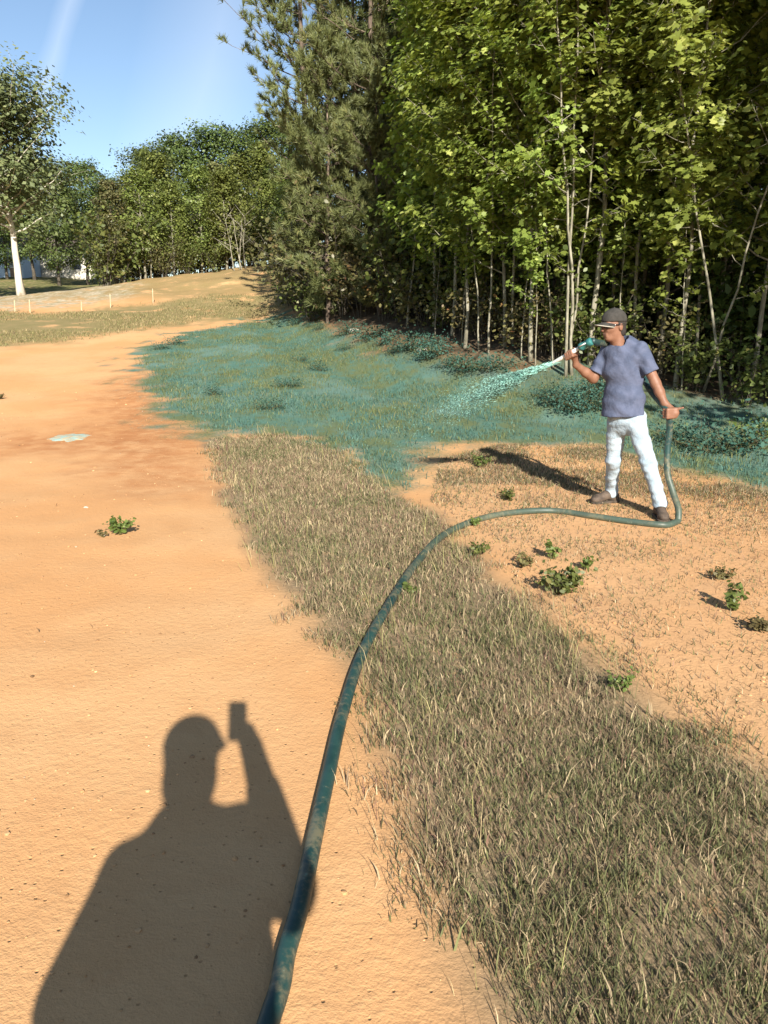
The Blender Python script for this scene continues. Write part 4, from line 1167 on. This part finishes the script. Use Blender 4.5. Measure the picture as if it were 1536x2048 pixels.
def build_man():
    J = dict(neck=at(1241, 694, 6.62), head=at(1228, 652, 6.60), shR=at(1213, 709, 6.72), shL=at(1284, 706, 6.52), elR=at(1187, 757, 6.72), wrR=at(1152, 730, 6.63),
             elL=at(1311, 766, 6.46), wrL=at(1329, 806, 6.40), hipR=at(1234, 848, 6.70), hipL=at(1271, 848, 6.55), knR=at(1227, 920, 6.73), anR=at(1222, 990, 6.90), knL=at(1296, 922, 6.42), anL=at(1320, 1004, 6.36),
             chest=at(1247, 735, 6.62), belly=at(1247, 800, 6.62))
    gR = hz(J['anR'][0], J['anR'][1]); gL = hz(J['anL'][0], J['anL'][1])
    J['anR'][2] = gR + .10; J['anL'][2] = gL + .10
    base = np.array([(J['anR'][0] + J['anL'][0]) / 2, (J['anR'][1] + J['anL'][1]) / 2, min(gR, gL)])
    root = empty('person', base); tag(root, 'man in grey blue t-shirt, bleached jeans and cap aiming a slurry nozzle', 'person')
    fwd = unit(np.array([-.50, -.86, 0])); right = np.array([fwd[1], -fwd[0], 0]); up = np.array([0, 0, 1.0])   # right = the man's right
    hf = unit(np.array([-.93, -.34, -.06])); hr = unit(np.cross(hf, up)); hu = np.cross(hr, hf)               # head frame
    lo = np.array([1.25, 6.0, -.05]); hi = np.array([2.75, 7.25, 1.85])
    h = .006
    F = Field(lo, hi, h)
    # head
    hc = J['head']
    ax3 = np.array([hf, hr, hu])
    F.ell(hc + hu * .025, ax3, (.098, .078, .100), .02)
    F.ell(hc + hf * .022 - hu * .045, ax3, (.068, .060, .075), .03)
    F.ell(hc + hf * .055 - hu * .098, ax3, (.030, .032, .022), .03)                   # chin
    F.cap(hc + hf * .088 + hu * .012, hc + hf * .112 - hu * .028, .010, .0145, .012)  # nose
    F.cap(hc + hf * .082 + hr * .035 + hu * .028, hc + hf * .082 - hr * .035 + hu * .028, .014, .014, .02)  # brow
    F.cap(hc + hf * .086 + hr * .02 - hu * .062, hc + hf * .086 - hr * .02 - hu * .062, .009, .009, .008)   # lips
    F.cap(hc + hf * .083 + hr * .018 - hu * .077, hc + hf * .083 - hr * .018 - hu * .077, .009, .009, .008)
    for s_ in (-1, 1):
        F.ell(hc + hr * s_ * .079 - hf * .012 - hu * .008, np.array([unit(hf - hr * s_ * .3), hr, hu]), (.020, .010, .032), .006)
        F.cap(hc + hf * .055 + hr * s_ * .045 - hu * .02, hc + hf * .07 + hr * s_ * .03 - hu * .03, .022, .018, .02)
    F.cap(J['neck'] - up * .05, hc - hu * .06 - hf * .015, .062, .056, .03)
    # torso and limbs under the clothes
    F.cap(J['chest'] + up * .02, J['belly'], .125, .115, .05, ax=fwd, sq=.7)
    F.cap(J['shR'], J['shL'], .055, .055, .05)
    for s_, S, E_, W in (('R', 'shR', 'elR', 'wrR'), ('L', 'shL', 'elL', 'wrL')):
        F.cap(J[S], J[E_], .050, .040, .025); F.cap(J[E_], J[E_] * .55 + J[W] * .45, .041, .039, .02); F.cap(J[E_] * .55 + J[W] * .45, J[W], .039, .027, .02)
    for S, K, A in (('hipR', 'knR', 'anR'), ('hipL', 'knL', 'anL')):
        F.cap(J[S], J[K], .075, .05, .04); F.cap(J[K], J[A], .05, .035, .03)
    # hands
    cR = nozz(1141)
    hand_grip(F, cR, -NZD, unit(np.array([-.15, .35, -.9])), .017, J['wrR'], side=-1)
    hd = unit(np.array([.05, .0, -1.0]))
    hand_grip(F, HOSE_HAND, -hd, unit(np.array([.25, -.95, .0])), .0255, J['wrL'], side=-1, open_=.5, thumb_dir=np.array([.85, -.35, .25]))
    field_obj('body', F, M['skin'], root, base, 1)
    # shirt
    S_ = Field(lo, hi, .008)
    hem = J['belly'][2] - .135
    for (p, rx, k) in ((J['chest'] + up * .075, .165, .05), (J['chest'] - up * .01, .172, .05), (J['belly'] + up * .05, .166, .06), (J['belly'] - up * .05, .168, .06), (J['belly'] - up * .16, .168, .06)):
        S_.ell(p, np.array([right, fwd, up]), (rx, rx * .70, .20), k)
    S_.cap(J['shR'] - right * .02, J['shL'] + right * .02, .064, .064, .05)
    S_.cap(J['shR'] * .5 + J['neck'] * .5, J['neck'] + up * .005, .055, .055, .04); S_.cap(J['shL'] * .5 + J['neck'] * .5, J['neck'] + up * .005, .055, .055, .04)
    S_.disp(lambda P: waves(P, [(14, 6, 42, .3, .0045), (-18, 0, 30, 1.9, .0035), (30, 12, -22, .7, .003), (55, 10, 30, 2.2, .0018)]))
    eR = J['shR'] + (J['elR'] - J['shR']) * .78; eL = J['shL'] + (J['elL'] - J['shL']) * .66
    for a, e in ((J['shR'], eR), (J['shL'], eL)):
        T_ = Field(lo, hi, .008); T_.cap(a - unit(e - a) * .03, e + unit(e - a) * .06, .066, .072, .02)
        T_.disp(lambda P: waves(P, [(40, 10, 50, .3, .004), (-30, 30, 20, 1.9, .003)]))
        T_.plane(e, e - a)
        Q_ = Field(lo, hi, .008); Q_.cap(e - unit(e - a) * .05, e + unit(e - a) * .1, .052, .060, .001)
        T_.f = np.maximum(T_.f, -Q_.f)
        k = .018; hh = np.clip(.5 + .5 * (S_.f - T_.f) / k, 0, 1); S_.f = S_.f * (1 - hh) + T_.f * hh - k * hh * (1 - hh)
    S_.plane(np.array([J['belly'][0], 0, hem]), np.array([.06, 0, -1]))
    C_ = Field(lo, hi, .008); C_.cap(J['neck'] + up * .02 + fwd * .02, J['neck'] + up * .2 + hf * .03, .064, .085, .001); S_.f = np.maximum(S_.f, -C_.f)
    sh = field_obj('shirt', S_, M['shirt'], root, base, 2)
    # collar band
    rgp = []
    for i in range(25):
        a = i / 24 * 6.283; rgp.append(J['neck'] + up * (.026 - .030 * math.cos(a)) + fwd * (.012 + .066 * math.cos(a)) + right * .072 * math.sin(a))
    g = Geo(); g.tube(np.array(rgp), .007, 6, cap=False); o = obj('collar', g.mesh('collar', M['shirt'], True), sh); o.location = -base
    # jeans
    P_ = Field(lo, hi, .008)
    pel = (J['hipR'] + J['hipL']) / 2 + up * .03
    P_.ell(pel + up * .02, np.array([right, fwd, up]), (.158, .112, .16), .04)
    for S, K, A in (('hipR', 'knR', 'anR'), ('hipL', 'knL', 'anL')):
        An = J[A] + up * .035
        P_.cap(J[S] + up * .01, J[K], .088, .064, .035); P_.cap(J[K], An, .064, .054, .03); P_.cap(An, An - up * .05, .056, .060, .02)
    P_.disp(lambda P: waves(P, [(24, 8, 37, .3, .0030), (-44, 0, 61, 1.9, .0022), (36, 20, -94, .7, .0018), (60, 10, 20, 2.2, .0015)]))
    P_.plane(np.array([0, 0, hem + .06]), (0, 0, 1))
    for A in ('anR', 'anL'): pass
    Z = P_.lo[2] + P_.h * np.arange(P_.n[2])
    cut = np.where(np.arange(P_.n[1]) * P_.h + P_.lo[1] > (J['anR'][1] + J['anL'][1]) / 2, gR + .045, gL + .085)
    P_.f = np.maximum(P_.f, (cut[None, :, None] - Z[None, None]).astype(np.float32))
    je = field_obj('jeans', P_, M['denim'], root, base, 2)
    # fly and pocket seams
    g = Geo()
    for s_ in (-1, 1):
        a = pel + right * s_ * .06 + fwd * .118 + up * .07; b = pel + right * s_ * .135 + fwd * .07 + up * .0
        g.tube(np.stack([a, (a + b) / 2 + fwd * .004 - up * .01, b]), .0035, 5)
    o = obj('pocket_seam', g.mesh('pocket_seam', M['denim'], True), je); o.location = -base
    # boots
    for A, toe, gz, nm in (('anR', unit(np.array([-.93, -.36, 0])), gR, 'boot'), ('anL', unit(np.array([-.10, -.99, 0])), gL, 'boot')):
        a = J[A]; lat = np.array([toe[1], -toe[0], 0])
        B = Field(a - .25 * np.ones(3), a + .25 * np.ones(3), .006)
        c0 = np.array([a[0], a[1], gz])
        B.cap(c0 + up * .125, c0 + up * .07, .045, .048, .02)
        B.ell(c0 - toe * .035 + up * .045, np.array([toe, lat, up]), (.055, .042, .055), .02)
        B.cap(c0 + up * .075 + toe * .02, c0 + toe * .135 + up * .048, .046, .040, .02)
        B.ell(c0 + toe * .150 + up * .040, np.array([toe, lat, up]), (.065, .046, .040), .02)
        B.plane(c0 + up * .018, (0, 0, -1))
        b = field_obj(nm, B, M['boot'], root, base, 1)
        B2 = Field(a - .25 * np.ones(3), a + .25 * np.ones(3), .006)
        B2.cap(c0 - toe * .04 + up * .02, c0 + toe * .16 + up * .02, .049, .054, .01); B2.plane(c0 + up * .022, (0, 0, 1)); B2.plane(c0 - up * .004, (0, 0, -1))
        field_obj('sole', B2, M['sole'], b, base, 0)
    # hair
    Hh = Field(hc - .2, hc + .2, .005)
    Hh.ell(hc + hu * .022 - hf * .008, ax3, (.100, .083, .102), .01); Hh.ell(hc - hf * .05 - hu * .045, ax3, (.052, .070, .06), .02)
    Hh.plane(hc + hf * .012 - hu * .0, hf + hu * -.12); Hh.plane(hc - hu * .085, -hu)
    field_obj('hair', Hh, M['hair'], root, base, 1)
    # cap with brim
    Cc = Field(hc - .26, hc + .26, .005)
    Cc.ell(hc + hu * .048, ax3, (.110, .091, .098), .01); Cc.plane(hc + hu * .036, -hu + hf * .05)
    cp = field_obj('cap', Cc, M['cap'], root, base, 1)
    nb_ = 13
    for nm, rr, th, mt in (('brim', .0, .004, 'cap'), ):
        top = []
        for i in range(nb_):
            a = -1.15 + 2.3 * i / (nb_ - 1)
            for f_ in (0., .35, .7, 1.0):
                ext = .075 * math.cos(a * .95) ** .7
                rad_ = .100 + ext * f_
                p_ = hc + hu * (.040 - .020 * f_ - .028 * math.sin(a) ** 2) + hf * (math.cos(a) * rad_) + hr * (math.sin(a) * (.088 + .004 * f_))
                top.append(p_)
        top = np.array(top); bot = top - hu * .006
        v = np.vstack([top, bot]); n4 = 4; off = len(top); q_ = []
        for i in range(nb_ - 1):
            for j in range(3):
                k_ = i * n4 + j
                q_.append((k_, k_ + n4, k_ + n4 + 1, k_ + 1)); q_.append((off + k_, off + k_ + 1, off + k_ + n4 + 1, off + k_ + n4))
            e_ = i * n4 + 3; q_.append((e_, e_ + n4, off + e_ + n4, off + e_))
        o = obj('brim', np_mesh('brim', v - base, np.array(q_), M['cap'], smooth=True), cp)
        g = Geo(); g.tube(top[3::4] - hu * .003, .0042, 5); o = obj('brim_edge', g.mesh('brim_edge', M['capedge'], True), cp); o.location = -base
    g = Geo(); g.tube(np.stack([hc + hu * .142, hc + hu * .150]), [.010, .006], 8); o = obj('cap_button', g.mesh('cap_button', M['cap'], True), cp); o.location = -base
    # sunglasses
    sg = None
    g = Geo()
    for s_ in (-1, 1):
        g.tube(np.stack([hc + hf * .088 + hr * s_ * .066 + hu * .012, hc + hf * .03 + hr * s_ * .083 + hu * .012, hc - hf * .02 + hr * s_ * .085 + hu * .008]), .0045, 5)
    g.tube(np.stack([hc + hf * .112 + hr * .012 + hu * .014, hc + hf * .112 - hr * .012 + hu * .014]), .004, 5)
    sg = obj('sunglasses', g.mesh('sunglasses', M['shade'], True), root); sg.location = -np.zeros(3) - base + base
    sg.data.transform(__import__('mathutils').Matrix.Translation(Vector(-base)))
    for s_ in (-1, 1):
        L_ = Field(hc - .2, hc + .2, .005)
        L_.ell(hc + hf * .096 + hr * s_ * .036 + hu * .006, np.array([unit(hf + hr * s_ * .35), unit(hr - hf * s_ * .35), hu]), (.012, .036, .024), .004)
        field_obj('lens', L_, M['shade'], sg, base, 1)
    return root
MAN = build_man()

# ------------------------------------------------------------------ hose, nozzle, spray
def hose_mat():
    m, t, out = new_mat('dusty_teal_hose'); n = N(t)
    co = n('ShaderNodeTexCoord').outputs['Object']
    mp = n('ShaderNodeMapping'); mp.inputs['Scale'].default_value = (1, 1, 1); t.links.new(co, mp.inputs[0])
    f1 = n.noise(co, 3.2, 5, .7); f2 = n.noise(co, 30, 4, .7)
    col = n.mix(n.ramp(n.noise(co, 8, 3), .4, .6), (0.010, 0.038, 0.036), (0.018, 0.056, 0.050))
    dust = n.math('ADD', n.math('MULTIPLY', f1, .6), n.math('MULTIPLY', f2, .4))
    col = n.mix(n.math('MULTIPLY', n.ramp(dust, .48, .62), .75), col, (0.17, 0.145, 0.085))
    col = n.mix(n.math('MULTIPLY', n.ramp(f2, .62, .72), .6), col, (0.12, 0.20, 0.16))
    sep = n('ShaderNodeSeparateXYZ'); t.links.new(co, sep.inputs[0])
    far = n.math('MULTIPLY', n.ramp(sep.outputs[1], 4.2, 5.6), n.math('SUBTRACT', 1.0, n.ramp(sep.outputs[2], .25, .5)))
    col = n.mix(n.math('MULTIPLY', far, n.math('ADD', n.math('MULTIPLY', f1, .5), .15)), col, (0.115, 0.12, 0.075))
    b = n('ShaderNodeBsdfPrincipled', Base__Color=col, Roughness=.5)
    b.inputs['Specular IOR Level'].default_value = .45
    bp = n('ShaderNodeBump', Strength=.25, Distance=.004, Height=f2); t.links.new(bp.outputs[0], b.inputs['Normal'])
    t.links.new(b.outputs[0], out.inputs[0]); return m
HR = .0265
gp = np.vstack([hose_tail, hose_xy])
hp = [np.array([x, y, hz(x, y) + HR * .9]) for x, y in gp]
hp += [at(1352, 1048, 6.12), at(1357, 1020, 6.18), at(1346, 985, 6.28), at(1335, 945, 6.34), at(1335, 900, 6.36), at(1339, 862, 6.36), HOSE_HAND, at(1322, 806, 6.44), at(1305, 786, 6.54), at(1291, 764, 6.68), at(1280, 742, 6.80), at(1262, 722, 6.87), at(1243, 704, 6.87), at(1223, 692, 6.78), at(1207, 687, 6.62), at(1193, 685, 6.49), NZ0 - NZD * .02]
hp = np.array(hp)
path = catmull(hp, 10)
path[:, 2] = np.maximum(path[:, 2], height(path[:, 0], path[:, 1]) + HR * .8)
g = Geo(); g.tube(path, HR, 18)
ho = obj('hose', g.mesh('hose', hose_mat(), True)); tag(ho, 'dark teal slurry hose snaking from the foreground to the man', 'hose')
M['nozz'] = plain('worn_white_pipe', (.68, .68, .62), (.50, .52, .46), 20, .45, .4)
M['coup'] = plain('teal_coupling', (.02, .11, .11), (.03, .15, .14), 14, .5, .4)
nr = empty('spray_nozzle', NZ0); tag(nr, 'white spray nozzle with teal coupling held in the man\'s right hand', 'nozzle')
def on_nozzle(name, parent, segs, mat, sides=16):
    g = Geo(); L = np.linalg.norm(NZ1 - NZ0)
    g.tube(np.array([NZD * a for a, b in segs]), [b for a, b in segs], sides); return obj(name, g.mesh(name, mat, True), parent)
LN = float(np.linalg.norm(NZ1 - NZ0))
on_nozzle('coupling', nr, [(-.02, .027), (-.015, .033), (.02, .034), (.024, .030), (.07, .030), (.075, .033), (.10, .033), (.105, .022)], M['coup'])
pp = on_nozzle('pipe', nr, [(.09, .0165), (LN - .10, .0165), (LN - .09, .0175), (LN - .01, .013), (LN, .0115)], M['nozz'])
# coupling levers
for s_ in (-1, 1):
    g = Geo(); sd_ = unit(np.cross(NZD, [0, 0, 1.0])) * s_
    g.tube(np.stack([NZD * .02 + sd_ * .036, NZD * .05 + sd_ * .040, NZD * .085 + sd_ * .038]), .006, 6); obj('cam_lever', g.mesh('cam_lever', M['nozz'], True), nr)

LAND = ground(672, 930)
def spray():
    rg2 = np.random.default_rng(77)
    T = 1.0; v0 = (LAND - NZ1 - .5 * np.array([0, 0, -.35]) * T * T) / T
    n = 24000
    t = np.clip(np.abs(rg2.normal(0, .155, n)), 0, .42)
    t = np.where(rg2.random(n) < .025, rg2.random(n), t)
    c = NZ1 + v0 * t[:, None] + .5 * np.array([0, 0, -.35]) * (t ** 2)[:, None]
    sp = .004 + .32 * t ** 1.12
    off = rg2.normal(0, 1, (n, 3)) * sp[:, None] * .62 * np.array([1, 1, .9])
    # uneven ragged sheets
    ph = rg2.integers(0, 26, n); jet = rg2.normal(0, 1, (26, 3))[ph] * sp[:, None] * .62
    off = off * .45 + jet * .9
    pos = c + off
    keep = pos[:, 2] > height(pos[:, 0], pos[:, 1]) + .01
    pos, t, v_ = pos[keep], t[keep], (v0 + np.array([0, 0, -.35]) * t[:, None])[keep]
    v_ = v_ / np.linalg.norm(v_, axis=1)[:, None]; v_ = v_ + rg2.normal(0, .12, v_.shape)
    n = len(pos)
    r = np.exp(rg2.normal(math.log(.0022), .4, n)) * (.95 - .35 * t); L = r * rg2.uniform(3, 12, n) * (1.6 - t)
    a = np.cross(v_, rg2.normal(size=(n, 3))); a /= np.linalg.norm(a, axis=1)[:, None]; b = np.cross(v_, a)
    V = np.stack([pos - v_ * L[:, None], pos + a * r[:, None], pos + (b * .87 - a * .5) * r[:, None], pos - (b * .87 + a * .5) * r[:, None]], 1)
    f = np.array([(0, 2, 1), (0, 3, 2), (0, 1, 3), (1, 2, 3)])
    fa = (np.arange(n)[:, None, None] * 4 + f[None]).reshape(-1, 3)
    g = Geo()
    tt = np.linspace(0, .28, 18); core = NZ1 + v0 * tt[:, None] + .5 * np.array([0, 0, -.35]) * (tt ** 2)[:, None]
    rr = .0115 + .055 * tt * (1 + .3 * np.sin(tt * 60)); rr[-5:] *= np.linspace(1, .1, 5)
    V2, q2 = tube_np(core, rr, 10)
    V2 = V2 + rg2.normal(0, .002, V2.shape)
    nv = n * 4
    me = np_mesh('slurry_spray', np.vstack([V.reshape(-1, 3), V2]), [fa, q2 + nv], plain('wet_teal_slurry', (.19, .40, .34), (.28, .50, .42), 9, .4, .5), smooth=True)
    tag(obj('slurry_spray', me), 'jet of teal slurry fanning from the nozzle to the slope', 'spray', kind='stuff')
spray()

# ------------------------------------------------------------------ the photographer, whose shadow lies on the clay
def build_photographer():
    hd = np.array([math.sin(SUN_AZ), math.cos(SUN_AZ), 0]); sd_ = np.array([hd[1], -hd[0], 0]); up = np.array([0, 0, 1.0])
    D = .28
    def q(s, z, d=0.0): return sd_ * s - hd * (D - d) + up * z
    base = q(-.2, 0); base[2] = hz(base[0], base[1])
    root = empty('person', base); tag(root, 'photographer standing behind the camera whose shadow lies on the clay', 'person')
    lo = np.array([-1.0, -.95, -.05]); hi = np.array([.55, .35, 1.85])
    F = Field(lo, hi, .011)
    hc = q(-.186, 1.60)
    F.ell(hc + up * .03, np.array([hd, sd_, up]), (.10, .086, .108), .02); F.ell(hc + hd * .02 - up * .05, np.array([hd, sd_, up]), (.07, .062, .075), .03)
    F.cap(hc + hd * .09, hc + hd * .112 - up * .03, .01, .014, .012)
    for s_ in (-1, 1): F.ell(hc + sd_ * s_ * .086, np.array([hd, sd_, up]), (.02, .012, .032), .006)
    F.cap(q(-.19, 1.38), q(-.19, 1.52), .066, .06, .03)
    shR, shL = q(.0, 1.325), q(-.36, 1.255)
    elR, wr = q(.122, 1.165, .04), np.array([.050, -.035, 1.475])
    F.cap(shR, shL, .055, .055, .05); F.cap(q(-.2, 1.24), q(-.22, .98), .13, .14, .06)
    F.cap(shR, elR, .056, .048, .03); F.cap(elR, wr, .070, .046, .02)
    elL, wrL = q(-.455, 1.03), q(-.44, .80, .05)
    F.cap(shL, elL, .054, .045, .03); F.cap(elL, wrL, .043, .030, .02)
    # hands: right one round the phone, left one hanging
    F.cap(wr, np.array([.040, -.035, 1.535]), .036, .034, .02)
    for i in range(4): F.cap(np.array([.050, -.030, 1.545 - .021 * i + .02]), np.array([.012 - .004 * i, -.036, 1.535 - .021 * i + .02]), .010, .008, .006)
    F.cap(np.array([.045, -.04, 1.54]), np.array([.02, -.055, 1.565]), .011, .009, .008)
    for i in range(4): F.cap(wrL - up * .05 + hd * (.03 - .02 * i), wrL - up * (.15 - .01 * abs(i - 1)) + hd * (.035 - .02 * i), .010, .008, .008)
    F.cap(wrL, wrL - up * .08, .028, .036, .02, ax=sd_, sq=.6); F.cap(wrL - up * .03 + hd * .03, wrL - up * .09 + hd * .06, .011, .009, .008)
    ft = []
    for s_ in (-1, 1):
        hp_, kn, an = q(-.21 + .095 * s_, .92), q(-.21 + .11 * s_, .50, .03), q(-.21 + .12 * s_, .10)
        F.cap(hp_, kn, .085, .058, .04); F.cap(kn, an, .056, .042, .03); ft.append(an)
    field_obj('body', F, M['skin'], root, base, 1)
    S_ = Field(lo, hi, .012)
    for (p, rx) in ((q(-.16, 1.27), .190), (q(-.165, 1.17), .228), (q(-.175, 1.05), .242), (q(-.185, .93), .246)):
        S_.ell(p, np.array([sd_, hd, up]), (rx, rx * .68, .13), .05)
    S_.cap(shR, shL, .068, .068, .05); S_.cap(q(-.15, 1.375), q(-.24, 1.37), .055, .055, .05)
    S_.cap(shR, shR + (elR - shR) * 1.02, .070, .068, .03); S_.cap(elR, elR + (wr - elR) * .6, .078, .064, .03)
    S_.cap(shL, elL, .072, .066, .03); S_.plane(np.array([0, 0, .86]), (0, 0, -1))
    field_obj('shirt', S_, M['cloth_dark'], root, base, 1)
    P_ = Field(lo, hi, .012)
    P_.ell(q(-.21, .94), np.array([sd_, hd, up]), (.185, .13, .15), .04)
    for s_, an in zip((-1, 1), ft):
        hp_, kn = q(-.21 + .095 * s_, .92), q(-.21 + .11 * s_, .50, .03)
        P_.cap(hp_, kn, .102, .082, .03); P_.cap(kn, an, .080, .072, .03)
    P_.plane(np.array([0, 0, .05]), (0, 0, -1))
    field_obj('trousers', P_, M['denim'], root, base, 1)
    for an in ft:
        c0 = np.array([an[0], an[1], base[2]])
        B = Field(c0 - .3, c0 + .3, .012); B.cap(c0 + up * .12, c0 + up * .06, .05, .05, .02); B.cap(c0 - hd * .04 + up * .045, c0 + hd * .15 + up * .04, .05, .046, .02); B.plane(c0, (0, 0, -1))
        field_obj('shoe', B, M['boot'], root, base, 1)
    Cc = Field(hc - .3, hc + .3, .008)
    Cc.ell(hc + up * .035, np.array([hd, sd_, up]), (.118, .112, .108), .01); Cc.ell(hc - hd * .03 - up * .07, np.array([hd, sd_, up]), (.085, .100, .14), .03)
    Cc.plane(hc + hd * .06, hd - up * .6); Cc.plane(hc - up * .19, -up); Cc.cap(hc + up * .03 + sd_ * .09, hc + up * .015 + sd_ * .118, .03, .018, .02)
    field_obj('hair', Cc, M['hair'], root, base, 1)
    g = Geo()
    # phone: a slab just behind the lens point, square to the line of sight
    ca = np.array([0, cp_, -sp_]); cu = np.array([0, sp_, cp_]); cr = np.array([1.0, 0, 0])
    po = empty('phone', np.array([0, 0, CAMH]) - ca * .018); tag(po, 'black phone held up in the photographer\'s right hand', 'phone')
    w, t, b, th, cn = .039, .052, -.110, .0045, .010
    out = []
    for (cx, cz, a0) in ((w - cn, t - cn, 0), (-w + cn, t - cn, 1), (-w + cn, b + cn, 2), (w - cn, b + cn, 3)):
        for k in range(5):
            a = (a0 + k / 4) * math.pi / 2; out.append((cx + cn * math.cos(a), cz + cn * math.sin(a)))
    out = np.array(out); m = len(out)
    v = np.vstack([out[:, :1] * cr + out[:, 1:] * cu + ca * s_ * th for s_ in (-1, 1)])
    me = bpy.data.meshes.new('phone_body'); me.from_pydata([tuple(p) for p in v], [], [tuple(range(m)), tuple(range(2 * m - 1, m - 1, -1))] + [(i, m + i, m + (i + 1) % m, (i + 1) % m) for i in range(m)])
    me.materials.append(M['phone']); obj('phone_body', me, po)
    me = bpy.data.meshes.new('screen'); k = .9
    v = [tuple(cr * x * w * k + cu * (t - .006 if z > 0 else b + .006) - ca * (th + .0008)) for x, z in ((-1, -1), (1, -1), (1, 1), (-1, 1))]
    me.from_pydata(v, [], [(0, 1, 2, 3)]); me.materials.append(M['shade']); obj('screen', me, po)
    g = Geo(); g.tube(np.stack([ca * th, ca * (th + .002)]), [.007, .0065], 14); obj('camera_lens', g.mesh('camera_lens', M['shade'], True), po)
build_photographer()
